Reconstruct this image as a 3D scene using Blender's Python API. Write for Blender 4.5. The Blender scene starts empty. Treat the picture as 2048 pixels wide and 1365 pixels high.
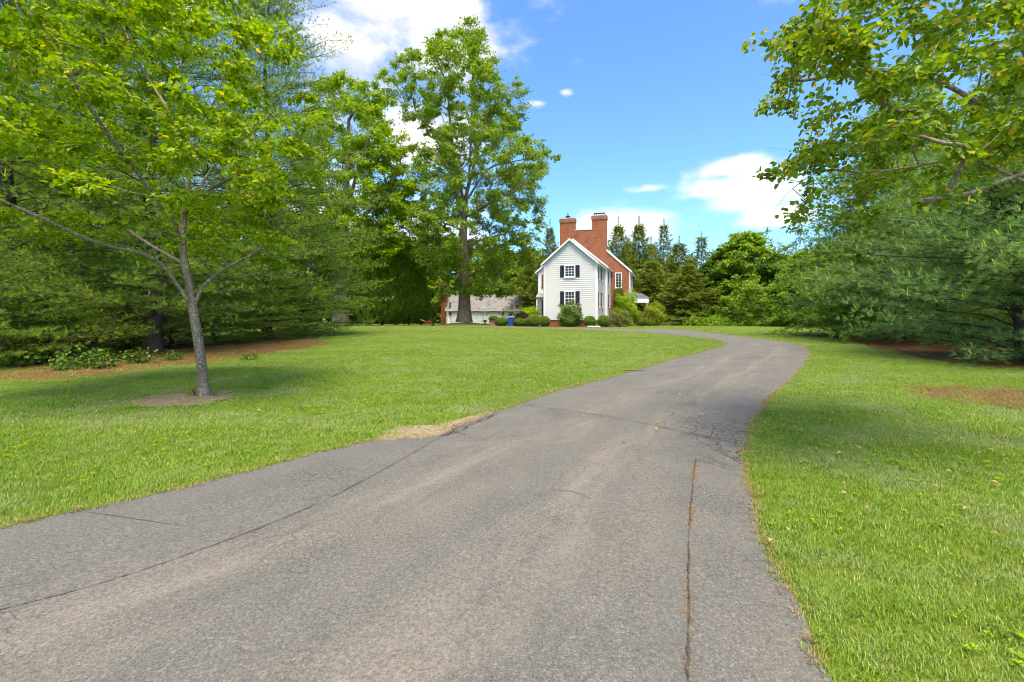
import bpy, math, random
import numpy as np
from mathutils import Vector, Matrix

R = math.radians
rng = np.random.default_rng(7)
random.seed(7)
sc = bpy.context.scene
COL = sc.collection

# ------------------------------------------------------------------ camera
FPX, HOR, CAMH = 900.0, 620.0, 1.7          # focal length and horizon in photo pixels (2048 wide)
cam_d = bpy.data.cameras.new('camera')
cam = bpy.data.objects.new('camera', cam_d); COL.objects.link(cam)
cam.location = (0, 0, CAMH); cam.rotation_euler = (R(90), 0, 0)
cam_d.sensor_width = 36.0; cam_d.lens = 36.0 * FPX / 2048
cam_d.shift_y = -(682.5 - HOR) / 2048
cam_d.clip_end = 6000; cam_d.clip_start = 0.05
sc.camera = cam

# ------------------------------------------------------------------ light
SUN_EL, SUN_AZ = 69.0, 172.0               # azimuth from +Y clockwise (negative = left); high behind the camera
SKY_STRENGTH, SUN_STRENGTH, EXPOSURE = 0.15, 3.0, 1.32
world = bpy.data.worlds.new('World'); sc.world = world; world.use_nodes = True
WT = world.node_tree; WN = WT.nodes; WL = WT.links
WN.clear()
w_out = WN.new('ShaderNodeOutputWorld'); w_bg = WN.new('ShaderNodeBackground')
w_bg.inputs['Strength'].default_value = SKY_STRENGTH
sky = WN.new('ShaderNodeTexSky'); sky.sky_type = 'NISHITA'; sky.sun_disc = False
sky.sun_elevation = R(SUN_EL); sky.sun_rotation = R(SUN_AZ)
sky.air_density = 1.0; sky.dust_density = 0.4; sky.ozone_density = 3.0
w_tc = WN.new('ShaderNodeTexCoord')

def wmath(op, a, b=None, c=None):
    n = WN.new('ShaderNodeMath'); n.operation = op
    for i, v in enumerate((a, b, c)):
        if v is None: continue
        if isinstance(v, (int, float)): n.inputs[i].default_value = v
        else: WL.new(v, n.inputs[i])
    return n.outputs[0]
w_noise = WN.new('ShaderNodeTexNoise'); w_noise.inputs['Scale'].default_value = 7.0
w_noise.inputs['Detail'].default_value = 9.0; w_noise.inputs['Roughness'].default_value = 0.58
w_map = WN.new('ShaderNodeMapping'); w_map.inputs['Scale'].default_value = (1.0, 1.0, 1.7)
WL.new(w_tc.outputs['Generated'], w_map.inputs['Vector']); WL.new(w_map.outputs[0], w_noise.inputs['Vector'])
CLOUDS = []                                   # (direction x/y, z/y as seen from the drive, half sizes)
for (x, y, rx, ry) in [(790, 40, 200, 75), (690, 85, 120, 75), (925, 20, 60, 42), (870, 90, 100, 42),
                       (1075, 207, 25, 9), (1130, 186, 16, 8), (1465, 334, 70, 17), (1450, 380, 100, 23),
                       (1500, 396, 95, 26), (1302, 377, 42, 11), (1562, 430, 70, 18), (1172, 458, 50, 32),
                       (1268, 455, 66, 32), (850, 470, 95, 70), (840, 285, 80, 60),
                       (620, 420, 120, 60), (240, -120, 200, 80), (1900, -200, 220, 70)]:
    v = np.array([(x - 1024) / FPX, 1.0, (HOR - y) / FPX]); n = np.linalg.norm(v)
    CLOUDS.append((v / n, rx / FPX / n * 1.25, ry / FPX / n * 1.25))
for k in range(26):                           # the same fair-weather clouds all round
    az = R(70 + 220 * (k + random.random()) / 26); el = R(random.uniform(6, 55))
    v = np.array([math.sin(az) * math.cos(el), math.cos(az) * math.cos(el), math.sin(el)])
    s = random.uniform(0.08, 0.2); CLOUDS.append((v, s * 1.5, s * 0.5))
mask = None
for (c, rx, rz) in CLOUDS:
    sub = WN.new('ShaderNodeVectorMath'); sub.operation = 'SUBTRACT'
    WL.new(w_tc.outputs['Generated'], sub.inputs[0]); sub.inputs[1].default_value = tuple(c)
    mul = WN.new('ShaderNodeVectorMath'); mul.operation = 'MULTIPLY'
    WL.new(sub.outputs[0], mul.inputs[0]); mul.inputs[1].default_value = (1 / rx, 1 / rx, 1 / rz)
    ln = WN.new('ShaderNodeVectorMath'); ln.operation = 'LENGTH'; WL.new(mul.outputs[0], ln.inputs[0])
    m = wmath('SUBTRACT', 1.0 if rx > 0.055 else 0.62, ln.outputs['Value'])
    mask = m if mask is None else wmath('SMOOTH_MAX', mask, m, 0.25)
nz = wmath('MULTIPLY', wmath('SUBTRACT', w_noise.outputs['Fac'], 0.5), 3.0)
cl = wmath('ADD', wmath('MAXIMUM', mask, -1.2), nz)
mr = WN.new('ShaderNodeMapRange'); mr.interpolation_type = 'SMOOTHSTEP'
mr.inputs['From Min'].default_value = -0.3; mr.inputs['From Max'].default_value = 0.95
WL.new(cl, mr.inputs['Value'])
w_mix = WN.new('ShaderNodeMix'); w_mix.data_type = 'RGBA'
WL.new(mr.outputs[0], w_mix.inputs['Factor'])
w_gain = WN.new('ShaderNodeMix'); w_gain.data_type = 'RGBA'; w_gain.blend_type = 'MULTIPLY'
w_gain.inputs['Factor'].default_value = 1.0; w_gain.inputs['B'].default_value = (0.40, 0.72, 1.06, 1)
WL.new(sky.outputs[0], w_gain.inputs['A'])
WL.new(w_gain.outputs['Result'], w_mix.inputs['A']); w_n2 = WN.new('ShaderNodeTexNoise'); w_n2.inputs['Scale'].default_value = 11.0; w_n2.inputs['Detail'].default_value = 6.0; WL.new(w_map.outputs[0], w_n2.inputs['Vector'])
w_cc = WN.new('ShaderNodeMix'); w_cc.data_type = 'RGBA'; w_cc.inputs['A'].default_value = (2.5, 2.8, 3.2, 1); w_cc.inputs['B'].default_value = (4.0, 4.15, 4.4, 1)
w_m2 = WN.new('ShaderNodeMapRange'); w_m2.inputs['From Min'].default_value = 0.35; w_m2.inputs['From Max'].default_value = 0.58; WL.new(w_n2.outputs['Fac'], w_m2.inputs['Value']); WL.new(w_m2.outputs[0], w_cc.inputs['Factor']); WL.new(w_cc.outputs['Result'], w_mix.inputs['B'])
WL.new(w_mix.outputs['Result'], w_bg.inputs['Color']); WL.new(w_bg.outputs[0], w_out.inputs[0])

sun_d = bpy.data.lights.new('sun', 'SUN'); sun_d.energy = SUN_STRENGTH; sun_d.angle = R(26.0)
sun_d.color = (1.0, 0.95, 0.86)
sun = bpy.data.objects.new('sun', sun_d); COL.objects.link(sun)
sd = Vector((math.sin(R(SUN_AZ)) * math.cos(R(SUN_EL)), math.cos(R(SUN_AZ)) * math.cos(R(SUN_EL)), math.sin(R(SUN_EL))))
sun.rotation_euler = sd.to_track_quat('Z', 'Y').to_euler()
sun.location = sd * 100
sc.view_settings.view_transform = 'Standard'; sc.view_settings.look = 'None'
sc.view_settings.exposure = EXPOSURE; sc.view_settings.gamma = 1.0
sc.view_settings.use_white_balance = True; sc.view_settings.white_balance_temperature = 8000; sc.view_settings.white_balance_tint = 12
sc.cycles.max_bounces = 5; sc.cycles.transparent_max_bounces = 4; sc.cycles.diffuse_bounces = 3
sc.cycles.glossy_bounces = 2; sc.cycles.transmission_bounces = 4
sc.cycles.use_adaptive_sampling = True; sc.cycles.adaptive_threshold = 0.05
sc.cycles.use_denoising = True
sc.cycles.pixel_filter_type = 'BLACKMAN_HARRIS'; sc.cycles.filter_width = 1.1

# ------------------------------------------------------------------ places
def ground_z(x, y):
    x = np.asarray(x, float); y = np.asarray(y, float)
    d = np.maximum(0, y - 43.0)
    z = -0.027 * d * d / (d + 4.0)
    z = np.maximum(z, -2.2)
    tx, ty = -6.25, 60.0                      # low rise the old tulip tree stands on
    r2 = (x - tx) ** 2 / 8.0 + (y - ty) ** 2 / 8.0
    return z + 0.42 * np.exp(-r2)

def G(px, py):                                # point of the level ground under a photo pixel
    d = CAMH * FPX / (py - HOR)
    return ((px - 1024) / FPX * d, d)
def X_at(px, d): return (px - 1024) / FPX * d
def Z_at(py, d): return CAMH + (HOR - py) / FPX * d

# ------------------------------------------------------------------ tags and builders
def tag(o, label=None, cat=None, group=None, kind=None):
    if label: o['label'] = label
    if cat: o['category'] = cat
    if group: o['group'] = group
    if kind: o['kind'] = kind
    return o
def link(name, me, parent=None, mat=None):
    o = bpy.data.objects.new(name, me); COL.objects.link(o)
    if parent is not None: o.parent = parent
    if mat is not None and me is not None and not me.materials: me.materials.append(mat)
    return o
def empty(name, loc=(0, 0, 0), rz=0.0):
    o = bpy.data.objects.new(name, None); COL.objects.link(o)
    o.location = loc; o.rotation_euler = (0, 0, rz); o.empty_display_size = 0.2
    return o
def np_mesh(name, V, F, attrs=None, smooth=False):
    """V (n,3); F list of int arrays, each (m,k)"""
    V = np.asarray(V, np.float32)
    if not isinstance(F, list): F = [F]
    F = [np.asarray(f, np.int32) for f in F if len(f)]
    me = bpy.data.meshes.new(name)
    me.vertices.add(len(V)); me.vertices.foreach_set('co', V.ravel())
    nl = sum(f.size for f in F); npoly = sum(len(f) for f in F)
    me.loops.add(nl); me.loops.foreach_set('vertex_index', np.concatenate([f.ravel() for f in F]))
    me.polygons.add(npoly)
    sizes = np.concatenate([np.full(len(f), f.shape[1], np.int32) for f in F])
    starts = np.zeros(npoly, np.int32); starts[1:] = np.cumsum(sizes)[:-1]
    me.polygons.foreach_set('loop_start', starts)
    if smooth: me.polygons.foreach_set('use_smooth', np.ones(npoly, bool))
    for k, a in (attrs or {}).items():
        at = me.attributes.new(k, 'FLOAT', 'POINT'); at.data.foreach_set('value', np.asarray(a, np.float32))
    me.update(calc_edges=True); me.validate()
    return me
def box_data(x0, x1, y0, y1, z0, z1):
    v = [(x0, y0, z0), (x1, y0, z0), (x1, y1, z0), (x0, y1, z0), (x0, y0, z1), (x1, y0, z1), (x1, y1, z1), (x0, y1, z1)]
    f = [(0, 3, 2, 1), (4, 5, 6, 7), (0, 1, 5, 4), (1, 2, 6, 5), (2, 3, 7, 6), (3, 0, 4, 7)]
    return v, f
class MB:                                     # collects shapes for ONE mesh
    def __init__(s): s.v = []; s.f = []
    def add(s, v, f):
        k = len(s.v); s.v += [tuple(p) for p in v]; s.f += [tuple(i + k for i in q) for q in f]; return s
    def box(s, *a): return s.add(*box_data(*a))
    def prism(s, poly, axis, a, b):           # polygon in the other two axes, pushed along axis from a to b
        n = len(poly); v = []
        for t in (a, b):
            for p in poly:
                q = list(p); q.insert(axis, t); v.append(tuple(q))
        f = [tuple(range(n))[::-1], tuple(range(n, 2 * n))] + [(i, (i + 1) % n, n + (i + 1) % n, n + i) for i in range(n)]
        return s.add(v, f)
    def tube(s, p0, p1, r0, r1=None, n=10, caps=True):
        r1 = r0 if r1 is None else r1
        p0 = Vector(p0); p1 = Vector(p1); d = (p1 - p0).normalized()
        a = d.orthogonal().normalized(); b = d.cross(a); v = []
        for p, r in ((p0, r0), (p1, r1)):
            for i in range(n):
                t = 2 * math.pi * i / n; v.append(p + a * (r * math.cos(t)) + b * (r * math.sin(t)))
        f = [(i, (i + 1) % n, n + (i + 1) % n, n + i) for i in range(n)]
        if caps: f += [tuple(range(n))[::-1], tuple(range(n, 2 * n))]
        return s.add(v, f)
    def mesh(s, name):
        me = bpy.data.meshes.new(name); me.from_pydata(s.v, [], s.f); me.update()
        import bmesh
        bm = bmesh.new(); bm.from_mesh(me); bmesh.ops.recalc_face_normals(bm, faces=bm.faces); bm.to_mesh(me); bm.free()
        return me
    def build(s, name, mat, parent=None, bevel=0.0):
        o = link(name, s.mesh(name), parent, mat)
        if bevel:
            m = o.modifiers.new('bevel', 'BEVEL'); m.width = bevel; m.segments = 2; m.limit_method = 'ANGLE'
        return o

# ------------------------------------------------------------------ materials
class NT:
    def __init__(s, name):
        s.m = bpy.data.materials.new(name); s.m.use_nodes = True
        s.t = s.m.node_tree; s.n = s.t.nodes; s.l = s.t.links
        s.bsdf = s.n['Principled BSDF']; s.out = s.n['Material Output']
    def node(s, typ, **kw):
        n = s.n.new('ShaderNode' + typ)
        for k, v in kw.items(): setattr(n, k, v)
        return n
    def set(s, n, **kw):
        for k, v in kw.items():
            k = k.replace('_', ' ')
            if hasattr(v, 'is_linked') or hasattr(v, 'links'): s.l.new(v, n.inputs[k])
            else: n.inputs[k].default_value = v
        return n
    def coord(s, kind='Object', scale=(1, 1, 1)):
        if kind == 'World': o = s.node('NewGeometry').outputs['Position']
        else: o = s.node('TexCoord').outputs[kind]
        m = s.node('Mapping'); m.inputs['Scale'].default_value = scale; s.l.new(o, m.inputs['Vector']); return m.outputs[0]
    def noise(s, vec, scale, detail=4, rough=0.55, out='Fac'):
        n = s.node('TexNoise'); n.inputs['Scale'].default_value = scale; n.inputs['Detail'].default_value = detail
        n.inputs['Roughness'].default_value = rough; s.l.new(vec, n.inputs['Vector']); return n.outputs[out]
    def ramp(s, fac, stops, interp='LINEAR'):
        n = s.node('ValToRGB'); n.color_ramp.interpolation = interp; e = n.color_ramp.elements
        while len(e) < len(stops): e.new(0.5)
        for i, (p, c) in enumerate(stops):
            e[i].position = p; e[i].color = (*c, 1) if len(c) == 3 else c
        s.l.new(fac, n.inputs['Fac']); return n.outputs['Color']
    def mix(s, fac, a, b, blend='MIX'):
        n = s.node('Mix', data_type='RGBA', blend_type=blend)
        for k, v in (('Factor', fac), ('A', a), ('B', b)):
            if isinstance(v, (int, float)): n.inputs[k].default_value = v
            elif isinstance(v, tuple): n.inputs[k].default_value = (*v, 1) if len(v) == 3 else v
            else: s.l.new(v, n.inputs[k])
        return n.outputs['Result']
    def math(s, op, a, b=None, c=None, clamp=False):
        n = s.node('Math', operation=op); n.use_clamp = clamp
        for i, v in enumerate((a, b, c)):
            if v is None: continue
            if isinstance(v, (int, float)): n.inputs[i].default_value = v
            else: s.l.new(v, n.inputs[i])
        return n.outputs[0]
    def mapr(s, v, a, b, c=0.0, d=1.0):
        n = s.node('MapRange'); n.interpolation_type = 'SMOOTHSTEP'
        for k, q in (('From Min', a), ('From Max', b), ('To Min', c), ('To Max', d)): n.inputs[k].default_value = q
        s.l.new(v, n.inputs['Value']); return n.outputs[0]
    def bump(s, h, strength=0.3, dist=0.01):
        n = s.node('Bump'); n.inputs['Strength'].default_value = strength; n.inputs['Distance'].default_value = dist
        s.l.new(h, n.inputs['Height']); s.l.new(n.outputs[0], s.bsdf.inputs['Normal']); return n
    def col(s, c, rough=0.7, spec=0.3):
        if isinstance(c, tuple): s.bsdf.inputs['Base Color'].default_value = (*c, 1)
        else: s.l.new(c, s.bsdf.inputs['Base Color'])
        s.bsdf.inputs['Roughness'].default_value = rough; s.bsdf.inputs['Specular IOR Level'].default_value = spec
        return s
    def attr(s, name):
        n = s.node('Attribute'); n.attribute_name = name; return n.outputs['Fac']

def plain(name, c, rough=0.6, spec=0.3, vary=0.12, scale=6.0, metal=0.0):
    t = NT(name); f = t.noise(t.coord('Object'), scale, 5)
    k = tuple(min(1, v * (1 - vary)) for v in c); k2 = tuple(min(1, v * (1 + vary)) for v in c)
    t.col(t.ramp(f, [(0.3, k), (0.7, k2)]), rough, spec); t.bsdf.inputs['Metallic'].default_value = metal
    t.bump(f, 0.08, 0.01); return t.m

def leaf_mat(name, dark, light, tip=None, transl=0.45, rough=0.45, inst=False):
    t = NT(name)
    v = t.node('ObjectInfo').outputs['Random'] if inst else t.attr('var')
    stops = [(0.0, dark), (0.75, light)] + ([(0.93, light), (1.0, tip)] if tip else [])
    c = t.ramp(v, stops)
    big = t.noise(t.coord('World'), 0.55, 2)
    c = t.mix(t.mapr(big, 0.3, 0.7, 0.0, 0.35), c, dark)
    t.col(c, rough, 0.35)
    tr = t.node('BsdfTranslucent'); c2 = t.mix(1.0, c, (1.25, 1.3, 0.55), 'MULTIPLY'); t.l.new(c2, tr.inputs['Color'])
    ms = t.node('MixShader'); ms.inputs[0].default_value = transl
    t.l.new(t.bsdf.outputs[0], ms.inputs[1]); t.l.new(tr.outputs[0], ms.inputs[2]); t.l.new(ms.outputs[0], t.out.inputs[0])
    return t.m
def bark_mat(name, dark, light, lichen=None, scale=9.0):
    t = NT(name); c0 = t.coord('Object', (1, 1, 0.25)); n = t.noise(c0, scale, 8, 0.65)
    c = t.ramp(n, [(0.3, dark), (0.68, light)])
    if lichen:
        l = t.noise(t.coord('Object'), 26.0, 3, 0.5); l2 = t.noise(t.coord('Object'), 3.0, 2)
        k = t.math('MULTIPLY', t.mapr(l, 0.52, 0.6), t.mapr(l2, 0.35, 0.6, 0.35, 1.0))
        c = t.mix(k, c, lichen)
    t.col(c, 0.9, 0.15); t.bump(n, 0.7, 0.03); return t.m

M = {}
M['leaf_redbud'] = leaf_mat('broad_leaf_near', (0.120, 0.235, 0.010), (0.355, 0.508, 0.019), (0.949, 0.564, 0.096), 0.42)
M['leaf_redbud2'] = leaf_mat('broad_leaf_overhang', (0.096, 0.193, 0.012), (0.288, 0.406, 0.026), (0.960, 0.540, 0.084), 0.42)
M['leaf_tulip'] = leaf_mat('tulip_leaf', (0.116, 0.221, 0.019), (0.340, 0.474, 0.036), (0.626, 0.507, 0.060))
M['leaf_lime'] = leaf_mat('lime_leaf', (0.152, 0.284, 0.010), (0.408, 0.552, 0.017), (0.690, 0.647, 0.048))
M['leaf_maple'] = leaf_mat('maple_leaf', (0.128, 0.239, 0.022), (0.345, 0.507, 0.044), (0.540, 0.580, 0.066))
M['leaf_green'] = leaf_mat('green_leaf', (0.079, 0.168, 0.014), (0.226, 0.355, 0.026), (0.450, 0.468, 0.036))
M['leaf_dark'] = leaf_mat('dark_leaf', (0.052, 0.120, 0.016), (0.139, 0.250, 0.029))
M['needle_pine'] = leaf_mat('pine_needle', (0.110, 0.216, 0.038), (0.313, 0.445, 0.060), (0.807, 0.793, 0.137), 0.4)
M['needle_blue'] = leaf_mat('blue_pine_needle', (0.116, 0.236, 0.077), (0.307, 0.473, 0.157), (0.793, 0.850, 0.224), 0.4)
M['needle_hemlock'] = leaf_mat('hemlock_needle', (0.108, 0.220, 0.031), (0.339, 0.503, 0.052), (0.727, 0.803, 0.079), 0.4)
M['needle_spruce'] = leaf_mat('spruce_needle', (0.092, 0.153, 0.026), (0.351, 0.390, 0.058), (0.614, 0.577, 0.068), 0.38)
M['needle_arbor'] = leaf_mat('arborvitae_scale', (0.101, 0.196, 0.020), (0.389, 0.492, 0.042), (0.641, 0.656, 0.059), 0.2)
M['leaf_box'] = leaf_mat('boxwood_leaf', (0.061, 0.130, 0.013), (0.176, 0.299, 0.022), (0.270, 0.390, 0.033), 0.3)
M['leaf_shrub'] = leaf_mat('shrub_leaf', (0.065, 0.138, 0.018), (0.182, 0.288, 0.036), (0.468, 0.375, 0.240), 0.35)
M['leaf_gold'] = leaf_mat('golden_shrub_leaf', (0.149, 0.207, 0.015), (0.368, 0.414, 0.030), (0.517, 0.380, 0.080), 0.38)
M['leaf_plum'] = leaf_mat('purple_shrub_leaf', (0.03, 0.012, 0.014), (0.09, 0.03, 0.032), None, 0.3)
M['leaf_azalea'] = leaf_mat('azalea_leaf', (0.120, 0.156, 0.030), (0.300, 0.312, 0.060), (0.540, 0.408, 0.180), 0.35)
M['leaf_ivy'] = leaf_mat('vine_leaf', (0.04, 0.10, 0.012), (0.13, 0.24, 0.02), (0.25, 0.30, 0.03), 0.35)
M['leaf_rust'] = leaf_mat('rusty_vine_leaf', (0.16, 0.05, 0.025), (0.30, 0.12, 0.05), (0.16, 0.18, 0.03), 0.3)
M['bark_near'] = bark_mat('lichened_bark', (0.12, 0.083, 0.058), (0.27, 0.205, 0.145), (0.38, 0.35, 0.24))
M['bark_pine'] = bark_mat('pine_bark', (0.03, 0.024, 0.02), (0.10, 0.08, 0.065))
M['bark_big'] = bark_mat('furrowed_bark', (0.12, 0.08, 0.055), (0.34, 0.245, 0.175), None, 5.0)
M['bark_grey'] = bark_mat('grey_bark', (0.05, 0.042, 0.035), (0.15, 0.125, 0.10))

def grass_material():
    t = NT('grass_blades'); r = t.node('ObjectInfo').outputs['Random']; v = t.attr('var')
    k = t.math('ADD', t.math('MULTIPLY', r, 0.4), t.math('MULTIPLY', v, 0.6))
    c = t.ramp(k, [(0.08, (0.09, 0.18, 0.010)), (0.5, (0.205, 0.35, 0.020)), (0.82, (0.32, 0.45, 0.06)), (1.0, (0.48, 0.52, 0.22))])
    p = t.coord('World'); n1 = t.noise(p, 0.9, 4); n2 = t.noise(p, 0.16, 2)
    c = t.mix(t.mapr(n1, 0.47, 0.7, 0.0, 0.75), c, (0.33, 0.38, 0.15))
    c = t.mix(t.mapr(n2, 0.4, 0.65, 0.0, 0.5), c, (0.145, 0.265, 0.008))
    n7 = t.noise(t.coord('World', (0.10, 1.0, 1)), 1.0, 3); c = t.mix(t.mapr(n7, 0.5, 0.68, 0.0, 0.45), c, (0.34, 0.40, 0.13))
    n5 = t.noise(p, 0.55, 5, 0.7); c = t.mix(t.mapr(n5, 0.60, 0.74, 0.0, 0.55), c, (0.36, 0.33, 0.13))
    n6 = t.noise(t.coord('World', (1, 1, 1)), 3.2, 3, 0.6); c = t.mix(t.mapr(n6, 0.55, 0.72, 0.0, 0.5), c, (0.31, 0.38, 0.15))
    t.col(c, 0.42, 0.4)
    tr = t.node('BsdfTranslucent'); t.l.new(c, tr.inputs['Color']); ms = t.node('MixShader'); ms.inputs[0].default_value = 0.3
    t.l.new(t.bsdf.outputs[0], ms.inputs[1]); t.l.new(tr.outputs[0], ms.inputs[2]); t.l.new(ms.outputs[0], t.out.inputs[0])
    return t.m
M['grass'] = grass_material()
def lawn_material():
    t = NT('lawn'); p = t.coord('World')
    n1 = t.noise(p, 0.35, 5); n2 = t.noise(p, 14.0, 6, 0.7); n3 = t.noise(t.coord('World', (0.25, 1.6, 1)), 1.3, 3)
    c = t.ramp(n2, [(0.25, (0.06, 0.095, 0.010)), (0.5, (0.12, 0.17, 0.018)), (0.75, (0.19, 0.23, 0.045))])
    c = t.mix(t.mapr(n1, 0.35, 0.7, 0.0, 0.4), c, (0.14, 0.19, 0.022))
    c = t.mix(t.mapr(n3, 0.52, 0.72, 0.0, 0.45), c, (0.19, 0.23, 0.07))
    t.col(c, 0.85, 0.15); t.bump(n2, 0.8, 0.05); return t.m
M['lawn'] = lawn_material()
def asphalt_material():
    t = NT('worn_asphalt'); p = t.coord('World')
    ac = t.attr('across'); tone = t.attr('tone')
    vo = t.node('TexVoronoi'); vo.inputs['Scale'].default_value = 95.0; t.l.new(p, vo.inputs['Vector'])
    agg0 = t.noise(p, 110.0, 3, 0.7); agg1 = t.noise(p, 42.0, 3, 0.7); mid = t.noise(p, 2.2, 5, 0.6); big = t.noise(p, 0.35, 3)
    agg = t.mapr(t.math('ADD', t.math('MULTIPLY', agg0, 0.62), t.math('MULTIPLY', agg1, 0.38)), 0.31, 0.69)
    c = t.ramp(t.math('ADD', t.math('MULTIPLY', agg, 0.72), t.math('MULTIPLY', mid, 0.28)),
               [(0.08, (0.044, 0.043, 0.037)), (0.36, (0.110, 0.107, 0.093)), (0.62, (0.146, 0.141, 0.122)), (0.92, (0.28, 0.27, 0.235))])
    # pale dusty wheel tracks worn along the drive
    cv = t.node('CombineXYZ'); t.l.new(t.math('MULTIPLY', ac, 14.0), cv.inputs[0]); t.l.new(t.math('MULTIPLY', t.attr('along'), 0.55), cv.inputs[1])
    streak = t.noise(cv.outputs[0], 1.0, 6, 0.65)
    tr1 = t.math('ABSOLUTE', t.math('SUBTRACT', ac, 0.40)); tr2 = t.math('ABSOLUTE', t.math('SUBTRACT', ac, 0.70))
    trk = t.math('MAXIMUM', t.mapr(tr1, 0.15, 0.0), t.mapr(tr2, 0.12, 0.0))
    dust = t.math('MULTIPLY', t.math('ADD', t.math('MULTIPLY', trk, 0.75), 0.25), t.mapr(streak, 0.35, 0.7, 0.0, 0.9))
    c = t.mix(dust, c, t.mix(agg, (0.115, 0.10, 0.08), (0.29, 0.26, 0.21)))
    c = t.mix(t.math('MULTIPLY', tone, 0.45), c, t.mix(agg, (0.04, 0.038, 0.036), (0.22, 0.21, 0.20)))
    # fine crazing, everywhere a little, strong where the surface has failed
    wv = t.node('VectorMath', operation='ADD'); t.l.new(p, wv.inputs[0])
    wob = t.node('VectorMath', operation='SCALE'); wob.inputs['Scale'].default_value = 0.10
    t.l.new(t.noise(p, 3.5, 4, 0.6, 'Color'), wob.inputs[0]); t.l.new(wob.outputs[0], wv.inputs[1])
    ck = t.node('TexVoronoi', feature='DISTANCE_TO_EDGE'); ck.inputs['Scale'].default_value = 4.6
    t.l.new(wv.outputs[0], ck.inputs['Vector'])
    ck2 = t.node('TexVoronoi', feature='DISTANCE_TO_EDGE'); ck2.inputs['Scale'].default_value = 17.0
    t.l.new(wv.outputs[0], ck2.inputs['Vector'])
    fail = t.attr('fail'); fm = t.mapr(t.math('ADD', fail, t.math('MULTIPLY', t.math('SUBTRACT', mid, 0.5), 0.9)), 0.35, 0.6)
    k1 = t.math('MULTIPLY', t.mapr(ck.outputs['Distance'], 0.028, 0.006), fm)
    k2 = t.math('MULTIPLY', t.mapr(ck2.outputs['Distance'], 0.07, 0.015), t.mapr(t.noise(p, 0.8, 4), 0.5, 0.66, 0.0, 0.5))
    crack = t.math('MAXIMUM', k1, k2)
    c = t.mix(crack, c, (0.035, 0.032, 0.03))
    t.col(c, 0.88, 0.2)
    h = t.math('SUBTRACT', t.math('MULTIPLY', agg, 0.6), t.math('MULTIPLY', crack, 1.5))
    t.bump(h, 0.55, 0.012); return t.m
M['asphalt'] = asphalt_material()
def straw_bed_material():
    t = NT('pine_straw'); p = t.coord('World'); a = t.noise(t.coord('World', (1, 1.6, 1)), 30.0, 6, 0.7); b = t.noise(p, 1.1, 4)
    c = t.ramp(a, [(0.25, (0.06, 0.03, 0.014)), (0.5, (0.175, 0.078, 0.034)), (0.75, (0.33, 0.185, 0.095))])
    c = t.mix(t.mapr(b, 0.55, 0.75, 0.0, 0.6), c, (0.12, 0.16, 0.03)); t.col(c, 0.9, 0.1); t.bump(a, 0.8, 0.03); return t.m
M['straw_bed'] = straw_bed_material()
def soil_material(name, a, b, c3):
    t = NT(name); n = t.noise(t.coord('World'), 18.0, 7, 0.7); t.col(t.ramp(n, [(0.25, a), (0.5, b), (0.75, c3)]), 0.95, 0.1)
    t.bump(n, 0.6, 0.03); return t.m
M['soil'] = soil_material('bare_soil', (0.12, 0.085, 0.055), (0.26, 0.185, 0.125), (0.38, 0.29, 0.21))
M['gravel_soil'] = soil_material('sandy_soil', (0.14, 0.105, 0.07), (0.27, 0.205, 0.135), (0.40, 0.315, 0.215))
M['mulch'] = soil_material('bark_mulch', (0.04, 0.025, 0.016), (0.10, 0.06, 0.04), (0.18, 0.11, 0.075))
M['straw'] = leaf_mat('dry_straw', (0.22, 0.12, 0.045), (0.48, 0.31, 0.14), (0.25, 0.27, 0.05), 0.15, 0.7)
M['joint'] = soil_material('worn_joint', (0.05, 0.046, 0.042), (0.095, 0.088, 0.08), (0.17, 0.155, 0.14))
M['tar'] = soil_material('tar_joint', (0.03, 0.028, 0.026), (0.07, 0.064, 0.058), (0.14, 0.125, 0.11))
def brick_material(name, c1, c2, mortar, scale=1.0):
    t = NT(name); tc = t.node('TexCoord'); sx = t.node('SeparateXYZ'); t.l.new(tc.outputs['Object'], sx.inputs[0])
    cb = t.node('CombineXYZ'); t.l.new(t.math('ADD', sx.outputs[0], sx.outputs[1]), cb.inputs[0]); t.l.new(sx.outputs[2], cb.inputs[1])
    b = t.node('TexBrick'); b.inputs['Scale'].default_value = 1.0 * scale
    for k, v in (('Mortar Size', 0.011), ('Brick Width', 0.215), ('Row Height', 0.075), ('Bias', -0.1)): b.inputs[k].default_value = v
    b.inputs['Color1'].default_value = (*c1, 1); b.inputs['Color2'].default_value = (*c2, 1); b.inputs['Mortar'].default_value = (*mortar, 1)
    t.l.new(cb.outputs[0], b.inputs['Vector'])
    n = t.noise(t.coord('Object'), 1.6, 6, 0.65); n2 = t.noise(t.coord('Object'), 7.0, 4)
    c = t.mix(t.mapr(n, 0.45, 0.75, 0.0, 0.45), b.outputs['Color'], (0.10, 0.045, 0.03))
    c = t.mix(t.mapr(n2, 0.62, 0.72, 0.0, 0.25), c, (0.42, 0.27, 0.19))
    t.col(c, 0.9, 0.15); t.bump(b.outputs['Fac'], -0.4, 0.01); return t.m
M['brick'] = brick_material('red_brick', (0.44, 0.115, 0.04), (0.31, 0.072, 0.03), (0.32, 0.19, 0.13))
M['brick_dark'] = brick_material('weathered_brick', (0.40, 0.135, 0.06), (0.29, 0.09, 0.05), (0.30, 0.22, 0.17))
M['siding'] = plain('white_clapboard', (0.69, 0.67, 0.635), 0.55, 0.3, 0.03, 1.5)
M['white'] = plain('white_trim', (0.82, 0.82, 0.80), 0.5, 0.35, 0.03, 2.0)
M['white_wall'] = plain('white_painted_masonry', (0.82, 0.74, 0.72), 0.8, 0.2, 0.05, 1.2)
M['door_white'] = plain('pale_door_paint', (0.60, 0.61, 0.60), 0.55, 0.3, 0.03, 2.0)
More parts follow.
